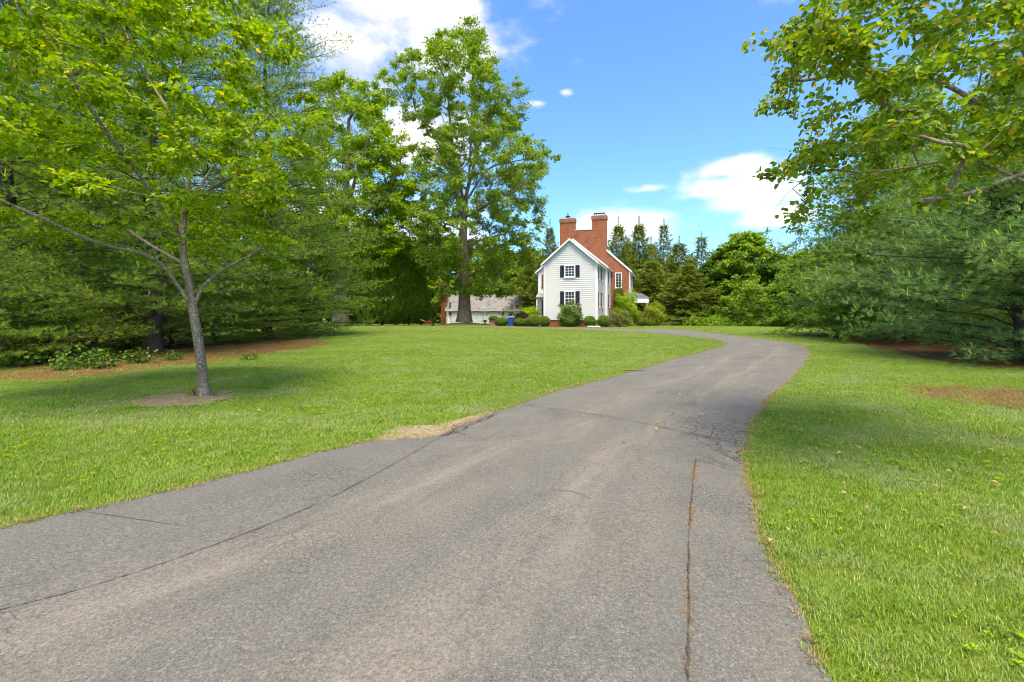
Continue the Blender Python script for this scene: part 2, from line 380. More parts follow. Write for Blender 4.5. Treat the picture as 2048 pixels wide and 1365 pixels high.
M['shutter'] = plain('navy_shutter', (0.018, 0.024, 0.045), 0.5, 0.4, 0.2, 4.0)
M['shutter_brown'] = plain('brown_wood', (0.20, 0.075, 0.035), 0.6, 0.3, 0.2, 5.0)
M['gutter'] = plain('pale_gutter', (0.62, 0.60, 0.55), 0.45, 0.4, 0.06, 3.0)
M['shade_casing'] = plain('recess_shade_casing', (0.26, 0.25, 0.23), 0.6, 0.3, 0.1, 3.0)  # dark tone painted in for the shadow line of set-back garage doors
M['metal_dark'] = plain('dark_metal', (0.03, 0.035, 0.04), 0.4, 0.5, 0.15, 8.0, 0.6)
M['blue_plastic'] = plain('blue_plastic', (0.012, 0.06, 0.36), 0.4, 0.4, 0.05, 3.0)
M['blue_paint'] = plain('blue_door_paint', (0.03, 0.05, 0.22), 0.5, 0.4, 0.08, 4.0)
M['red_paint'] = plain('red_paint', (0.42, 0.05, 0.02), 0.5, 0.4, 0.1, 4.0)
M['wood_pale'] = plain('pale_wood', (0.55, 0.43, 0.33), 0.7, 0.2, 0.1, 6.0)
M['stone'] = plain('pale_stone', (0.66, 0.64, 0.60), 0.85, 0.2, 0.12, 5.0)
M['rubber'] = plain('black_rubber', (0.02, 0.02, 0.02), 0.8, 0.2, 0.1, 6.0)
def glass_material():
    t = NT('window_glass'); n = t.noise(t.coord('Object'), 1.7, 3)
    t.col(t.ramp(n, [(0.35, (0.015, 0.018, 0.02)), (0.7, (0.06, 0.065, 0.06))]), 0.08, 0.4); return t.m
M['glass'] = glass_material()
def slate_material(name, a, b, stain):
    t = NT(name); tc = t.node('TexCoord'); sx = t.node('SeparateXYZ'); t.l.new(tc.outputs['Object'], sx.inputs[0])
    cb = t.node('CombineXYZ'); t.l.new(sx.outputs[0], cb.inputs[0]); t.l.new(t.math('MULTIPLY', sx.outputs[2], 1.5), cb.inputs[1])
    bk = t.node('TexBrick'); bk.inputs['Scale'].default_value = 1.0
    for k, v in (('Mortar Size', 0.008), ('Brick Width', 0.30), ('Row Height', 0.22)): bk.inputs[k].default_value = v
    bk.inputs['Color1'].default_value = (*a, 1); bk.inputs['Color2'].default_value = (*b, 1)
    bk.inputs['Mortar'].default_value = tuple(v * 0.45 for v in a) + (1,)
    t.l.new(cb.outputs[0], bk.inputs['Vector'])
    n = t.noise(t.coord('Object', (1, 1, 0.5)), 1.3, 7, 0.75)
    c = t.mix(t.mapr(n, 0.48, 0.62, 0.0, 0.75), bk.outputs['Color'], stain); t.col(c, 0.85, 0.2)
    t.bump(bk.outputs['Fac'], -0.3, 0.01); return t.m
M['slate'] = slate_material('stained_slate', (0.25, 0.24, 0.225), (0.195, 0.188, 0.18), (0.115, 0.088, 0.07))
M['shingle'] = slate_material('grey_shingle', (0.30, 0.30, 0.31), (0.23, 0.23, 0.24), (0.17, 0.16, 0.155))

# ================================================================== SETTING
# ground sheet
xs = np.unique(np.concatenate([np.linspace(-60, 60, 61), np.linspace(-2500, 2500, 26)]))
ys = np.unique(np.concatenate([np.linspace(-30, 130, 81), np.linspace(-300, 3500, 26)]))
XX, YY = np.meshgrid(xs, ys); V = np.stack([XX, YY, ground_z(XX, YY)], -1).reshape(-1, 3)
nx = len(xs); idx = np.arange(len(V)).reshape(len(ys), nx)
F = np.stack([idx[:-1, :-1], idx[:-1, 1:], idx[1:, 1:], idx[1:, :-1]], -1).reshape(-1, 4)
lawn = link('lawn', np_mesh('lawn', V, F, smooth=True), None, M['lawn'])
tag(lawn, 'mown green lawn either side of the drive', 'lawn', kind='structure')

# driveway: pairs of (near-side / far-side) edge points
PAIRS = [((-10, -7), (1.2, -7)), ((-6.6, 0.6), (1.25, 0.6)),
         (G(0, 1061), G(1660, 1365)), (G(168, 1024), G(1613, 1242)), (G(312, 991), G(1561, 1153)), (G(488, 948), G(1515, 1060)),
         (G(625, 911), G(1496, 965)), (G(742, 885), G(1487, 925)), (G(805, 881), G(1486, 906)), (G(883, 871), G(1490, 888)),
         (G(948, 842), G(1498, 858)), (G(1039, 810), G(1516, 833)), (G(1113, 785), G(1545, 795)), (G(1200, 762), G(1574, 769)),
         (G(1287, 738), G(1597, 743)), (G(1342, 721), G(1611, 727)), (G(1400, 706), G(1619, 712)), (G(1440, 695), G(1618, 701)),
         (G(1453, 689), G(1600, 690.5)), (G(1440, 684), G(1560, 683.5)), (G(1422, 680), G(1510, 677)), (G(1393, 676), G(1466, 671.5)),
         (G(1349, 671), G(1420, 666)), (G(1313, 667.5), G(1375, 661.5)), (G(1276, 665.2), G(1330, 658.5)), (G(1235, 663.3), G(1290, 659.8)),
         (G(1188, 661.7), G(1210, 658.7)), (G(1100, 658.3), G(1100, 656.4)), (G(980, 655.8), G(980, 654.0)), (G(870, 653.8), G(870, 652.2)),
         (G(720, 652.4), G(720, 651.0))]
def resample(P, n):
    P = np.array(P, float); out = []
    for i in range(len(P) - 1):               # Catmull-Rom through the points
        p0, p1, p2, p3 = P[max(i - 1, 0)], P[i], P[i + 1], P[min(i + 2, len(P) - 1)]
        for t in np.linspace(0, 1, n, endpoint=False):
            out.append(0.5 * ((2 * p1) + (-p0 + p2) * t + (2 * p0 - 5 * p1 + 4 * p2 - p3) * t ** 2 + (-p0 + 3 * p1 - 3 * p2 + p3) * t ** 3))
    out.append(P[-1]); return np.array(out)
LE = resample([p[0] for p in PAIRS], 10); RE = resample([p[1] for p in PAIRS], 10)
jit = lambda n, a: np.convolve(rng.normal(0, a, n + 4), np.ones(3) / 3, 'same')[2:n + 2]
k = np.clip(LE[:, 1] / 10, 0.3, 1.5)
LE[:, 0] += jit(len(LE), 0.045) * k; LE[:, 1] += jit(len(LE), 0.03) * k
RE[:, 0] += jit(len(RE), 0.035) * k; RE[:, 1] += jit(len(RE), 0.03) * k
NA = 17
A = np.linspace(0, 1, NA)
DV = LE[:, None, :] * (1 - A)[None, :, None] + RE[:, None, :] * A[None, :, None]
n_al = len(LE)
SEAM = np.array([G(-260, 1310), G(0, 1235), G(150, 1196), G(310, 1145), G(500, 1075), G(650, 1010), G(780, 940), G(900, 868), G(945, 850)])
seam_y = np.interp(DV[..., 0], SEAM[:, 0], SEAM[:, 1])
tone = ((DV[..., 1] > seam_y) & (DV[..., 0] < SEAM[-1, 0])).astype(float)       # younger, darker strip beyond the seam
fx, fy = G(1470, 880); fail = 0.9 * np.exp(-(((DV[..., 0] - fx) / 0.75) ** 2 + ((DV[..., 1] - fy) / 1.3) ** 2))
fx, fy = G(1560, 770); fail += 0.6 * np.exp(-(((DV[..., 0] - fx) / 0.9) ** 2 + ((DV[..., 1] - fy) / 2.0) ** 2))
fx, fy = G(900, 868); fail += 0.7 * np.exp(-(((DV[..., 0] - fx) / 0.35) ** 2 + ((DV[..., 1] - fy) / 0.4) ** 2))
crown = 0.03 * (1 - (2 * A - 1) ** 2)
zz = ground_z(DV[..., 0], DV[..., 1]) + 0.014 + crown[None, :]
DVV = np.concatenate([DV, zz[..., None]], -1).reshape(-1, 3)
idx = np.arange(n_al * NA).reshape(n_al, NA)
F = np.stack([idx[:-1, :-1], idx[:-1, 1:], idx[1:, 1:], idx[1:, :-1]], -1).reshape(-1, 4)
drive = link('driveway', np_mesh('driveway', DVV, F, {'across': np.tile(A, n_al), 'along': np.repeat(np.concatenate([[0], np.cumsum(np.linalg.norm(np.diff((LE + RE) / 2, axis=0), axis=1))]), NA), 'tone': tone.ravel(), 'fail': fail.ravel()}, True), None, M['asphalt'])
tag(drive, 'worn grey asphalt drive curving up to the house', 'driveway', kind='structure')
DRIVE_POLY = np.concatenate([LE, RE[::-1]])

def in_poly(P, poly):
    x, y = P[:, 0], P[:, 1]; c = np.zeros(len(P), bool); j = len(poly) - 1
    for i in range(len(poly)):
        xi, yi = poly[i]; xj, yj = poly[j]
        if yi != yj: c ^= ((yi > y) != (yj > y)) & (x < (xj - xi) * (y - yi) / (yj - yi) + xi)
        j = i
    return c
def drive_z(x, y): return float(ground_z(x, y)) + 0.014
def ribbon(name, pts, width, mat, parent, lift=0.03, wob=0.55):
    P = np.array(pts, float); P = resample(P, 14 if len(pts) > 5 else 6); n = len(P)
    d = np.gradient(P, axis=0); d /= np.linalg.norm(d, axis=1)[:, None]; nrm = np.stack([-d[:, 1], d[:, 0]], 1)
    w = width * (1 + rng.normal(0, wob, n)).clip(0.25, 2); off = rng.normal(0, width * 0.8, n)
    Lp = P + nrm * (off + w)[:, None]; Rp = P + nrm * (off - w)[:, None]
    V = np.concatenate([Lp, Rp]); z = ground_z(V[:, 0], V[:, 1]) + lift
    i = np.arange(n - 1); F = np.stack([i, i + 1, n + i + 1, n + i], 1)
    return link(name, np_mesh(name, np.column_stack([V, z]), F), parent, mat)
ribbon('long_joint', SEAM, 0.0035, M['joint'], drive, 0.048)
ribbon('cross_joint', [G(1040, 812), G(1130, 826), G(1230, 842), G(1330, 862), G(1420, 880), G(1500, 893)], 0.006, M['joint'], drive, 0.050)
ribbon('edge_joint', [G(1392, 925), G(1386, 980), G(1380, 1060), G(1378, 1160), G(1378, 1260), G(1376, 1400)], 0.0042, M['tar'], drive, 0.050)
ribbon('edge_crack', [G(885, 873), G(915, 868), G(945, 852), G(975, 840), G(995, 830)], 0.009, M['tar'], drive, 0.042)
ribbon('branch_crack', [G(1395, 926), G(1430, 934), G(1480, 948)], 0.006, M['tar'], drive, 0.046)
ribbon('branch_crack', [G(1430, 905), G(1460, 918), G(1486, 932)], 0.006, M['tar'], drive, 0.046)

gk = np.random.default_rng(404)
def wander(p, ang, n, step, turn):
    out = [np.array(p)]
    for i in range(n): ang += gk.normal(0, turn); out.append(out[-1] + step * np.array([math.cos(ang), math.sin(ang)]))
    return out
for i in range(15):                           # crazed corner by the right edge and the failing left edge
    c_ = G(gk.uniform(1395, 1490), gk.uniform(850, 925)) if i < 9 else (G(gk.uniform(1500, 1590), gk.uniform(740, 800)) if i < 12 else G(gk.uniform(860, 960), gk.uniform(850, 876)))
    ribbon('fine_crack', wander(c_, gk.uniform(0, 6.28), gk.integers(4, 8), 0.075, 0.6), 0.0045, M['tar'], drive, 0.047, 0.5)
for i in range(2):
    ribbon('fine_crack', wander(G(gk.uniform(500, 1350), gk.uniform(850, 1300)), gk.uniform(0.6, 2.4), gk.integers(4, 9), 0.06, 0.5), 0.0025, M['tar'], drive, 0.048, 0.5)

def patch(name, poly, mat, lift, label, cat, jitter=0.12, sub=5):
    P = np.array(poly, float); P = resample(np.vstack([P, P[:1]]), sub)[:-1]
    P += rng.normal(0, jitter, P.shape)
    c = P.mean(0); V = [(*c, float(ground_z(*c)) + lift + 0.012)]
    V += [(x, y, float(ground_z(x, y)) + lift) for x, y in P]; n = len(P)
    F = [(0, 1 + i, 1 + (i + 1) % n) for i in range(n)]
    me = bpy.data.meshes.new(name); me.from_pydata(V, [], F); me.update()
    o = link(name, me, None, mat); tag(o, label, cat, kind='structure'); return P
BED_L = patch('pine_straw_bed', [G(-60, 765), G(120, 760), G(220, 752), G(330, 736), G(450, 722), G(560, 705), G(600, 699), (-9.5, 23), (-14, 27), (-24, 26), (-28, 15), (-20, 9.5)],
              M['straw_bed'], 0.012, 'rust brown pine needle bed under the pines beside the spotted trunk', 'pine straw')
BED_R = patch('pine_straw_bed', [G(1690, 682), G(1760, 699), G(1850, 720), G(1960, 733), G(2060, 738), (22, 12.5), (26, 22), (26, 31), (20, 31)],
              M['straw_bed'], 0.012, 'rust brown pine needle bed under the blue green pines by the drive bend', 'pine straw')
c0 = np.array(G(2010, 795)); BED_S = patch('thin_lawn_patch', [c0 + np.array([1.5 * math.cos(a), 1.1 * math.sin(a)]) for a in np.linspace(0, 6.28, 10)[:-1]],
              M['straw_bed'], 0.010, 'thin brownish patch with pine litter in the near lawn', 'ground patch', 0.2)
c0 = np.array(G(378, 798)); DIRT = patch('bare_soil_ring', [c0 + np.array([0.86 * math.cos(a), 0.80 * math.sin(a)]) for a in np.linspace(0, 6.28, 12)[:-1]],
              M['soil'], 0.014, 'ring of bare brown soil round the spotted trunk', 'soil', 0.09)
BARE = patch('bare_verge', [G(735, 889), G(800, 856), G(870, 850), G(930, 836), G(985, 824), G(960, 842), G(905, 870), G(820, 884)],
              M['gravel_soil'], 0.010, 'sandy bare verge where the drive edge has crumbled', 'soil', 0.03)

# ------------------------------------------------------------------ grass
def blades(n, rad, h0, h1, w, lean, seed, flat=False):
    g = np.random.default_rng(seed)
    a = g.uniform(0, 2 * np.pi, n); r = rad * np.sqrt(g.uniform(0, 1, n))
    b = np.stack([r * np.cos(a), r * np.sin(a), np.zeros(n)], 1)
    h = g.uniform(h0, h1, n); th = g.uniform(0, 2 * np.pi, n); dirs = np.stack([np.cos(th), np.sin(th), np.zeros(n)], 1)
    side = np.stack([-np.sin(th), np.cos(th), np.zeros(n)], 1); ln = g.uniform(0.15, lean, n)
    up = np.array([0, 0, 1.0])
    zf = 0.25 if flat else 1.0
    m = b + dirs * (h * ln * 0.4)[:, None] + up * (h * 0.55 * zf)[:, None]
    t = b + dirs * (h * ln * 1.1)[:, None] + up * (h * 0.95 * np.sqrt(np.maximum(0.1, 1 - (ln * 0.7) ** 2)) * zf)[:, None]
    if flat: b[:, 2] += 0.004; m[:, 2] = 0.02; t[:, 2] = g.uniform(0.004, 0.03, n)
    ww = w * g.uniform(0.7, 1.3, n)
    V = np.stack([b - side * ww[:, None] * .5, b + side * ww[:, None] * .5, m + side * ww[:, None] * .42, m - side * ww[:, None] * .42, t], 1).reshape(-1, 3)
    o = np.arange(n)[:, None] * 5
    va = np.repeat(g.uniform(0, 1, n), 5)
    return V, [o + np.array([[0, 1, 2, 3]]), o + np.array([[3, 2, 4]])], va
def scatter(name, P, rot, scl, protos, mat, label, cat):
    coll = bpy.data.collections.new(name + '_tufts')
    for i, (V, F, va) in enumerate(protos):
        me = np_mesh(name + '_tuft', V, F, {'var': va}); me.materials.append(mat)
        coll.objects.link(bpy.data.objects.new(name + '_tuft', me))
    me = bpy.data.meshes.new(name); me.vertices.add(len(P)); me.vertices.foreach_set('co', P.astype(np.float32).ravel())
    a = me.attributes.new('rot', 'FLOAT_VECTOR', 'POINT'); a.data.foreach_set('vector', rot.astype(np.float32).ravel())
    a = me.attributes.new('scl', 'FLOAT', 'POINT'); a.data.foreach_set('value', scl.astype(np.float32))
    a = me.attributes.new('pick', 'INT', 'POINT'); a.data.foreach_set('value', rng.integers(0, len(protos), len(P)).astype(np.int32))
    me.materials.append(mat)
    ob = link(name, me); tag(ob, label, cat, kind='stuff')
    ng = bpy.data.node_groups.new(name, 'GeometryNodeTree')
    ng.interface.new_socket('Geometry', in_out='INPUT', socket_type='NodeSocketGeometry')
    ng.interface.new_socket('Geometry', in_out='OUTPUT', socket_type='NodeSocketGeometry')
    N = ng.nodes; L = ng.links
    gi = N.new('NodeGroupInput'); go = N.new('NodeGroupOutput'); iop = N.new('GeometryNodeInstanceOnPoints')
    ci = N.new('GeometryNodeCollectionInfo'); ci.inputs['Collection'].default_value = coll
    ci.inputs['Separate Children'].default_value = True; ci.inputs['Reset Children'].default_value = True
    def na(nm, typ):
        n = N.new('GeometryNodeInputNamedAttribute'); n.data_type = typ; n.inputs['Name'].default_value = nm; return n.outputs['Attribute']
    L.new(gi.outputs[0], iop.inputs['Points']); L.new(ci.outputs[0], iop.inputs['Instance']); iop.inputs['Pick Instance'].default_value = True
    L.new(na('pick', 'INT'), iop.inputs['Instance Index']); L.new(na('rot', 'FLOAT_VECTOR'), iop.inputs['Rotation']); L.new(na('scl', 'FLOAT'), iop.inputs['Scale'])
    L.new(iop.outputs[0], go.inputs[0])
    md = ob.modifiers.new('scatter', 'NODES'); md.node_group = ng
    return ob
def lawn_points():
    out = []
    for d0, d1, dens in [(0.6, 3.5, 330), (3.5, 6, 270), (6, 9, 190), (9, 13, 125), (13, 19, 80), (19, 27, 42), (27, 37, 20), (37, 50, 9)]:
        w = 1.28 * d1 + 2.5; n = int((d1 - d0) * 2 * w * dens)
        p = np.stack([rng.uniform(-w, w, n), rng.uniform(d0, d1, n)], 1)
        p = p[np.abs(p[:, 0]) < 1.28 * p[:, 1] + 2.5]
        out.append(np.column_stack([p, np.full(len(p), dens)]))
    return np.concatenate(out)
LP = lawn_points(); p2 = LP[:, :2]
keep = ~in_poly(p2, DRIVE_POLY)
for (poly, frac) in ((BED_L, 0.30), (BED_R, 0.05), (BED_S, 0.75), (DIRT, 0.12), (BARE, 0.22)):
    keep &= ~in_poly(p2, poly) | (rng.uniform(0, 1, len(p2)) < frac)
HOUSE_KEEP = (p2[:, 1] < 44.5) | (p2[:, 0] < 0) | (p2[:, 0] > 16)
LP = LP[keep & HOUSE_KEEP]
P = np.column_stack([LP[:, :2], ground_z(LP[:, 0], LP[:, 1])])
scl = np.sqrt(330 / LP[:, 2]).clip(1, 1.4) * rng.uniform(0.75, 1.2, len(P)) * 0.85
rot = np.column_stack([rng.normal(0, 0.1, len(P)), rng.normal(0, 0.1, len(P)), rng.uniform(0, 6.28, len(P))])
scatter('lawn_grass', P, rot, scl, [blades(46, 0.09, 0.02, 0.054, 0.0040, 1.05, s) for s in range(5)], M['grass'],
        'short green grass blades covering the lawn', 'grass')
def rosette(n, rad, seed):
    g_ = np.random.default_rng(seed); a = g_.uniform(0, 6.28, n); d = np.stack([np.cos(a), np.sin(a), np.zeros(n)], 1); o = rand_u(n, g_) * rad * .5; o[:, 2] = 0.03 + .02 * g_.uniform(0, 1, n)
    L = rad * g_.uniform(.5, 1, n)[:, None]; sd_ = np.stack([-d[:, 1], d[:, 0], np.zeros(n)], 1)
    V = np.stack([o, o + d * L * .5 + sd_ * L * .32 + [0, 0, .012], o + d * L + [0, 0, .004], o + d * L * .5 - sd_ * L * .32 + [0, 0, .012]], 1).reshape(-1, 3)
    k = np.arange(n)[:, None] * 4; return V, [k + np.array([[0, 2, 1]]), k + np.array([[0, 3, 2]])], np.repeat(g_.uniform(0, .85, n), 4)
def rand_u(n, g_): v = g_.normal(0, 1, (n, 3)); return v / np.linalg.norm(v, axis=1)[:, None]
gw_ = np.random.default_rng(88); cc = P[(LP[:, 1] < 16)]; ctr = cc[gw_.integers(0, len(cc), 70)]
wp_ = np.concatenate([ctr[gw_.integers(0, 70, 900)] + gw_.normal(0, .28, (900, 3)) * [1, 1, 0], cc[gw_.integers(0, len(cc), 500)]]); wp_ = wp_[~in_poly(wp_[:, :2], DRIVE_POLY)]
scatter('lawn_weeds', wp_, np.column_stack([np.zeros((len(wp_), 2)), gw_.uniform(0, 6.28, len(wp_))]), gw_.uniform(.45, 0.95, len(wp_)), [rosette(9, .045, 90 + i) for i in range(4)], M['leaf_lime'], 'clover and small broad leaved weeds in the mown grass', 'weeds')
fl_ = np.concatenate([np.column_stack([gw_.normal(-6.5, 2.2, 160), gw_.normal(7.6, 1.6, 160)]), np.column_stack([gw_.normal(4.6, 1.5, 160), gw_.normal(5.6, 1.4, 160)])]); fl_ = fl_[fl_[:, 1] > 1.5]
fl_ = np.column_stack([fl_, ground_z(fl_[:, 0], fl_[:, 1]) + np.where(in_poly(fl_, DRIVE_POLY), 0.035, 0.03)])
scatter('fallen_leaves', fl_, np.column_stack([gw_.normal(0, .2, (len(fl_), 2)), gw_.uniform(0, 6.28, len(fl_))]), gw_.uniform(.7, 1.3, len(fl_)), [rosette(1, .06, 120 + i) for i in range(5)], M['straw'], 'few dry tan leaves fallen on lawn and drive', 'leaves')
# tan clippings and dry straw along the drive's edges and in its joints
pts = []
for E in (LE, RE):
    E = E[(E[:, 1] > 0.5) & (E[:, 1] < 40)]
    for a_, b_ in zip(E[:-1], E[1:]):
        n = int(np.linalg.norm(b_ - a_) * (34 if a_[1] < 12 else 18))
        t = rng.uniform(0, 1, (n, 1)); pts.append(a_ * (1 - t) + b_ * t + rng.normal(0, 0.03, (n, 2)))
for ln_, n in (([G(1392, 925), G(1386, 965)], 60), ([G(1383, 1020), G(1380, 1062)], 40), ([G(1379, 1110), G(1376, 1400)], 60), ([G(1230, 842), G(1300, 856)], 16), ([G(1245, 829), G(1270, 831)], 8), ([G(930, 850), G(950, 838)], 10)):
    a_, b_ = map(np.array, ln_); t = rng.uniform(0, 1, (n, 1)); pts.append(a_ * (1 - t) + b_ * t + rng.normal(0, 0.012, (n, 2)))
n_edge = sum(len(q) for q in pts[:-6]); pts = np.concatenate(pts); P = np.column_stack([pts, ground_z(pts[:, 0], pts[:, 1]) + 0.030])
scatter('straw_edging', P, np.column_stack([np.zeros((len(P), 2)), rng.uniform(0, 6.28, len(P))]), rng.uniform(0.45, 1.0, len(P)) * np.where(np.arange(len(P)) < n_edge, 1.0, 0.5),
        [blades(16, 0.05, 0.03, 0.09, 0.004, 1.0, 50 + s, True) for s in range(4)], M['straw'], 'dry tan straw lying along the edges and joints of the drive', 'straw')
# needle litter on the beds
q = []
for poly, n in ((BED_L, 9000), (BED_R, 7000), (BED_S, 900)):
    lo, hi = poly.min(0), poly.max(0); c = rng.uniform(lo, hi, (n, 2)); q.append(c[in_poly(c, poly)])
q = np.concatenate(q); P = np.column_stack([q, ground_z(q[:, 0], q[:, 1]) + 0.015])
t_ = leaf_mat('needle_litter', (0.13, 0.05, 0.02), (0.36, 0.17, 0.075), (0.5, 0.33, 0.2), 0.05, 0.8)
scatter('needle_litter', P, np.column_stack([np.zeros((len(P), 2)), rng.uniform(0, 6.28, len(P))]), rng.uniform(0.8, 1.6, len(P)),
        [blades(22, 0.12, 0.06, 0.14, 0.004, 1.0, 70 + s, True) for s in range(3)], t_, 'fallen rust coloured pine needles lying on the beds', 'pine needles')

# ================================================================== TREES
def leaf_cards(P, axis, nrm, L, W=0.55, oval=True, fold=0.18):
    """folded leaf blades; returns V, F list"""
    axis = axis / (np.linalg.norm(axis, axis=1)[:, None] + 1e-9)
    side = np.cross(nrm, axis); side /= (np.linalg.norm(side, axis=1)[:, None] + 1e-9)
    up = np.cross(axis, side); L = L[:, None]; n = len(P)
    if oval:
        pr = [(0, 0, 0), (0.32, W * 0.5, fold), (0.72, W * 0.40, fold * 0.8), (1.0, 0, -0.06), (0.72, -W * 0.40, fold * 0.8), (0.32, -W * 0.5, fold)]
        F = [np.array([[0, 3, 2, 1]]), np.array([[0, 5, 4, 3]])]
    else:
        pr = [(0, 0, 0), (0.45, W * 0.5, fold), (1.0, 0, 0), (0.45, -W * 0.5, fold)]
        F = [np.array([[0, 2, 1]]), np.array([[0, 3, 2]])]
    V = np.stack([P + L * (a * axis + b * side + c * up) for a, b, c in pr], 1).reshape(-1, 3)
    o = np.arange(n)[:, None] * len(pr)
    return V, [o + f for f in F], len(pr)
def rand_unit(n, g): v = g.normal(0, 1, (n, 3)); return v / np.linalg.norm(v, axis=1)[:, None]

class Skel:
    def __init__(s, cap=40000): s.p = np.zeros((cap, 3)); s.par = np.full(cap, -1); s.n = 0; s.wt = np.zeros(cap)
    def add(s, pt, par): s.p[s.n] = pt; s.par[s.n] = par; s.n += 1; return s.n - 1
    def poly(s, pts, par=-1, seg=0.4):
        pts = resample(pts, 4); 
        for i, q in enumerate(pts):
            if par >= 0 and i == 0: continue
            par = s.add(q, par)
        return par
    def near(s, q, up=0.35):
        d = s.p[:s.n] - q; c = np.sqrt((d ** 2).sum(1)) + up * np.maximum(0, d[:, 2])*2 ; return int(np.argmin(c))
    def grow(s, target, seg, g, sag=0.12, up=0.35, par=None):
        i = s.near(target, up) if par is None else par
        a = s.p[i].copy(); v = target - a; ln = np.linalg.norm(v)
        if ln < 1e-4: return i
        prev = s.p[s.par[i]] if s.par[i] >= 0 else a - np.array([0, 0, 1.0])
        d0 = a - prev; d0 /= np.linalg.norm(d0) + 1e-9
        mid = a + v * 0.5 + d0 * ln * 0.16 + g.normal(0, 0.05 * ln, 3) + np.array([0, 0, sag * ln])
        k = max(2, int(ln / seg))
        for t in np.linspace(0, 1, k + 1)[1:]:
            i = s.add((1 - t) ** 2 * a + 2 * t * (1 - t) * mid + t * t * target + (g.normal(0, 0.018 * ln, 3) if t < 1 else 0), i)
        return i
    def radii(s, base, tip, e=2.2):
        n = s.n; acc = np.zeros(n); kids = np.zeros(n, int)
        for i in range(n - 1, -1, -1):
            if kids[i] == 0: acc[i] = 1.0
            acc[i] += s.wt[i]
            p = s.par[i]
            if p >= 0: acc[p] += acc[i]; kids[p] += 1
        r = acc ** (1 / e); gam = math.log(tip / base) / math.log(1 / r[0]) if r[0] > 1 else 1
        return base * (r / r[0]) ** gam
    def mesh(s, name, base, tip, sides=6, flare=0.0, taper=0.45):
        r = s.radii(base, tip); n = s.n; best = {}
        zt = s.p[:n, 2]; r = r * (1 - taper * np.clip(zt / max(zt.max(), .01), 0, 1) ** 0.8)
        for i in range(n):
            p = s.par[i]
            if p >= 0 and (p not in best or r[i] > r[best[p]]): best[p] = i
        Vs, Fs, k0 = [], [], 0
        for i in range(n):
            p = s.par[i]
            if p >= 0 and best[p] == i: continue
            ch = [i]
            while ch[-1] in best: ch.append(best[ch[-1]])
            rr = list(r[ch]); pp = [s.p[c] for c in ch]
            if p >= 0: pp = [s.p[p]] + pp; rr = [rr[0]] + rr
            pp = np.array(pp); rr = np.array(rr)
            if len(pp) < 2: continue
            sd = sides if rr[0] > base * 0.12 else (5 if rr[0] > base * 0.05 else 3)
            if p < 0: sd = max(sides, 12)
            if p < 0 and flare:
                rr = rr * (1 + flare * np.exp(-(pp[:, 2] - pp[0, 2]) / (base * 1.6)))
            d = np.gradient(pp, axis=0); d /= np.linalg.norm(d, axis=1)[:, None] + 1e-9
            ref = np.array([0.31, 0.95, 0.05]) if abs(d[0][1]) < 0.9 else np.array([1.0, 0.1, 0])
            a = np.cross(d, ref); a /= np.linalg.norm(a, axis=1)[:, None] + 1e-9; b = np.cross(d, a)
            th = np.arange(sd) * 2 * np.pi / sd
            wob = 1 + (0.09 * np.sin(th * 3 + i) + 0.06 * np.sin(th * 5 + 2 * i) if p < 0 else 0 * th)
            ring = pp[:, None, :] + (rr[:, None] * wob[None, :])[..., None] * (np.cos(th)[None, :, None] * a[:, None, :] + np.sin(th)[None, :, None] * b[:, None, :])
            Vs.append(ring.reshape(-1, 3)); m = len(pp); ii = k0 + np.arange(m * sd).reshape(m, sd)
            q = np.stack([ii[:-1], np.roll(ii[:-1], -1, 1), np.roll(ii[1:], -1, 1), ii[1:]], -1).reshape(-1, 4)
            Fs.append(q); k0 += m * sd
        return np_mesh(name, np.concatenate(Vs), [np.concatenate(Fs)], smooth=True)

def leafy(sk, clumps, g, twigs, leaves, leaf, flat=0.5, oval=False, W=0.6, spread=0.5, seg=0.5, upbias=0.9, sag=0.1, size_var=0.3, up=0.35, bare=0.0):
    """clumps: (centre, radius); grows branches and twigs to each and hangs leaves on the twigs"""
    clumps = sorted(clumps, key=lambda c: min(np.linalg.norm(sk.p[:sk.n] - c[0], axis=1)))
    P, AX = [], []
    for c, r in clumps:
        j = sk.grow(c, seg, g, sag, up)
        if g.uniform() < bare: continue
        for k in range(twigs):
            v = rand_unit(1, g)[0] * np.array([1, 1, flat]) * r * g.uniform(0.45, 1.0)
            a = sk.p[j].copy(); t = sk.grow(c + v, max(r * 0.5, 0.12), g, 0.05, par=j)
            e = sk.p[t]; n = leaves
            s = g.uniform(0.25, 1.08, (n, 1)); base = a + (e - a) * s
            off = rand_unit(n, g) * np.array([1, 1, flat]) * g.uniform(0.1, 1, (n, 1)) * r * spread * 0.6
            P.append(base + off); d = (e - a) / (np.linalg.norm(e - a) + 1e-9)
            AX.append(d * 0.5 + rand_unit(n, g) * np.array([1, 1, 0.6]))
    P = np.concatenate(P); AX = np.concatenate(AX); n = len(P)
    NR = rand_unit(n, g) + np.array([0, 0, upbias]); AX = AX + np.array([0, 0, -0.25])
    L = leaf * g.uniform(1 - size_var, 1 + size_var, n)
    return P, AX, NR, L
def crown_mesh(name, P, AX, NR, L, g, oval, W, fold=0.18):
    V, F, k = leaf_cards(P, AX, NR, L, W, oval, fold)
    return np_mesh(name, V, F, {'var': np.repeat(g.uniform(0, 1, len(P)), k)})

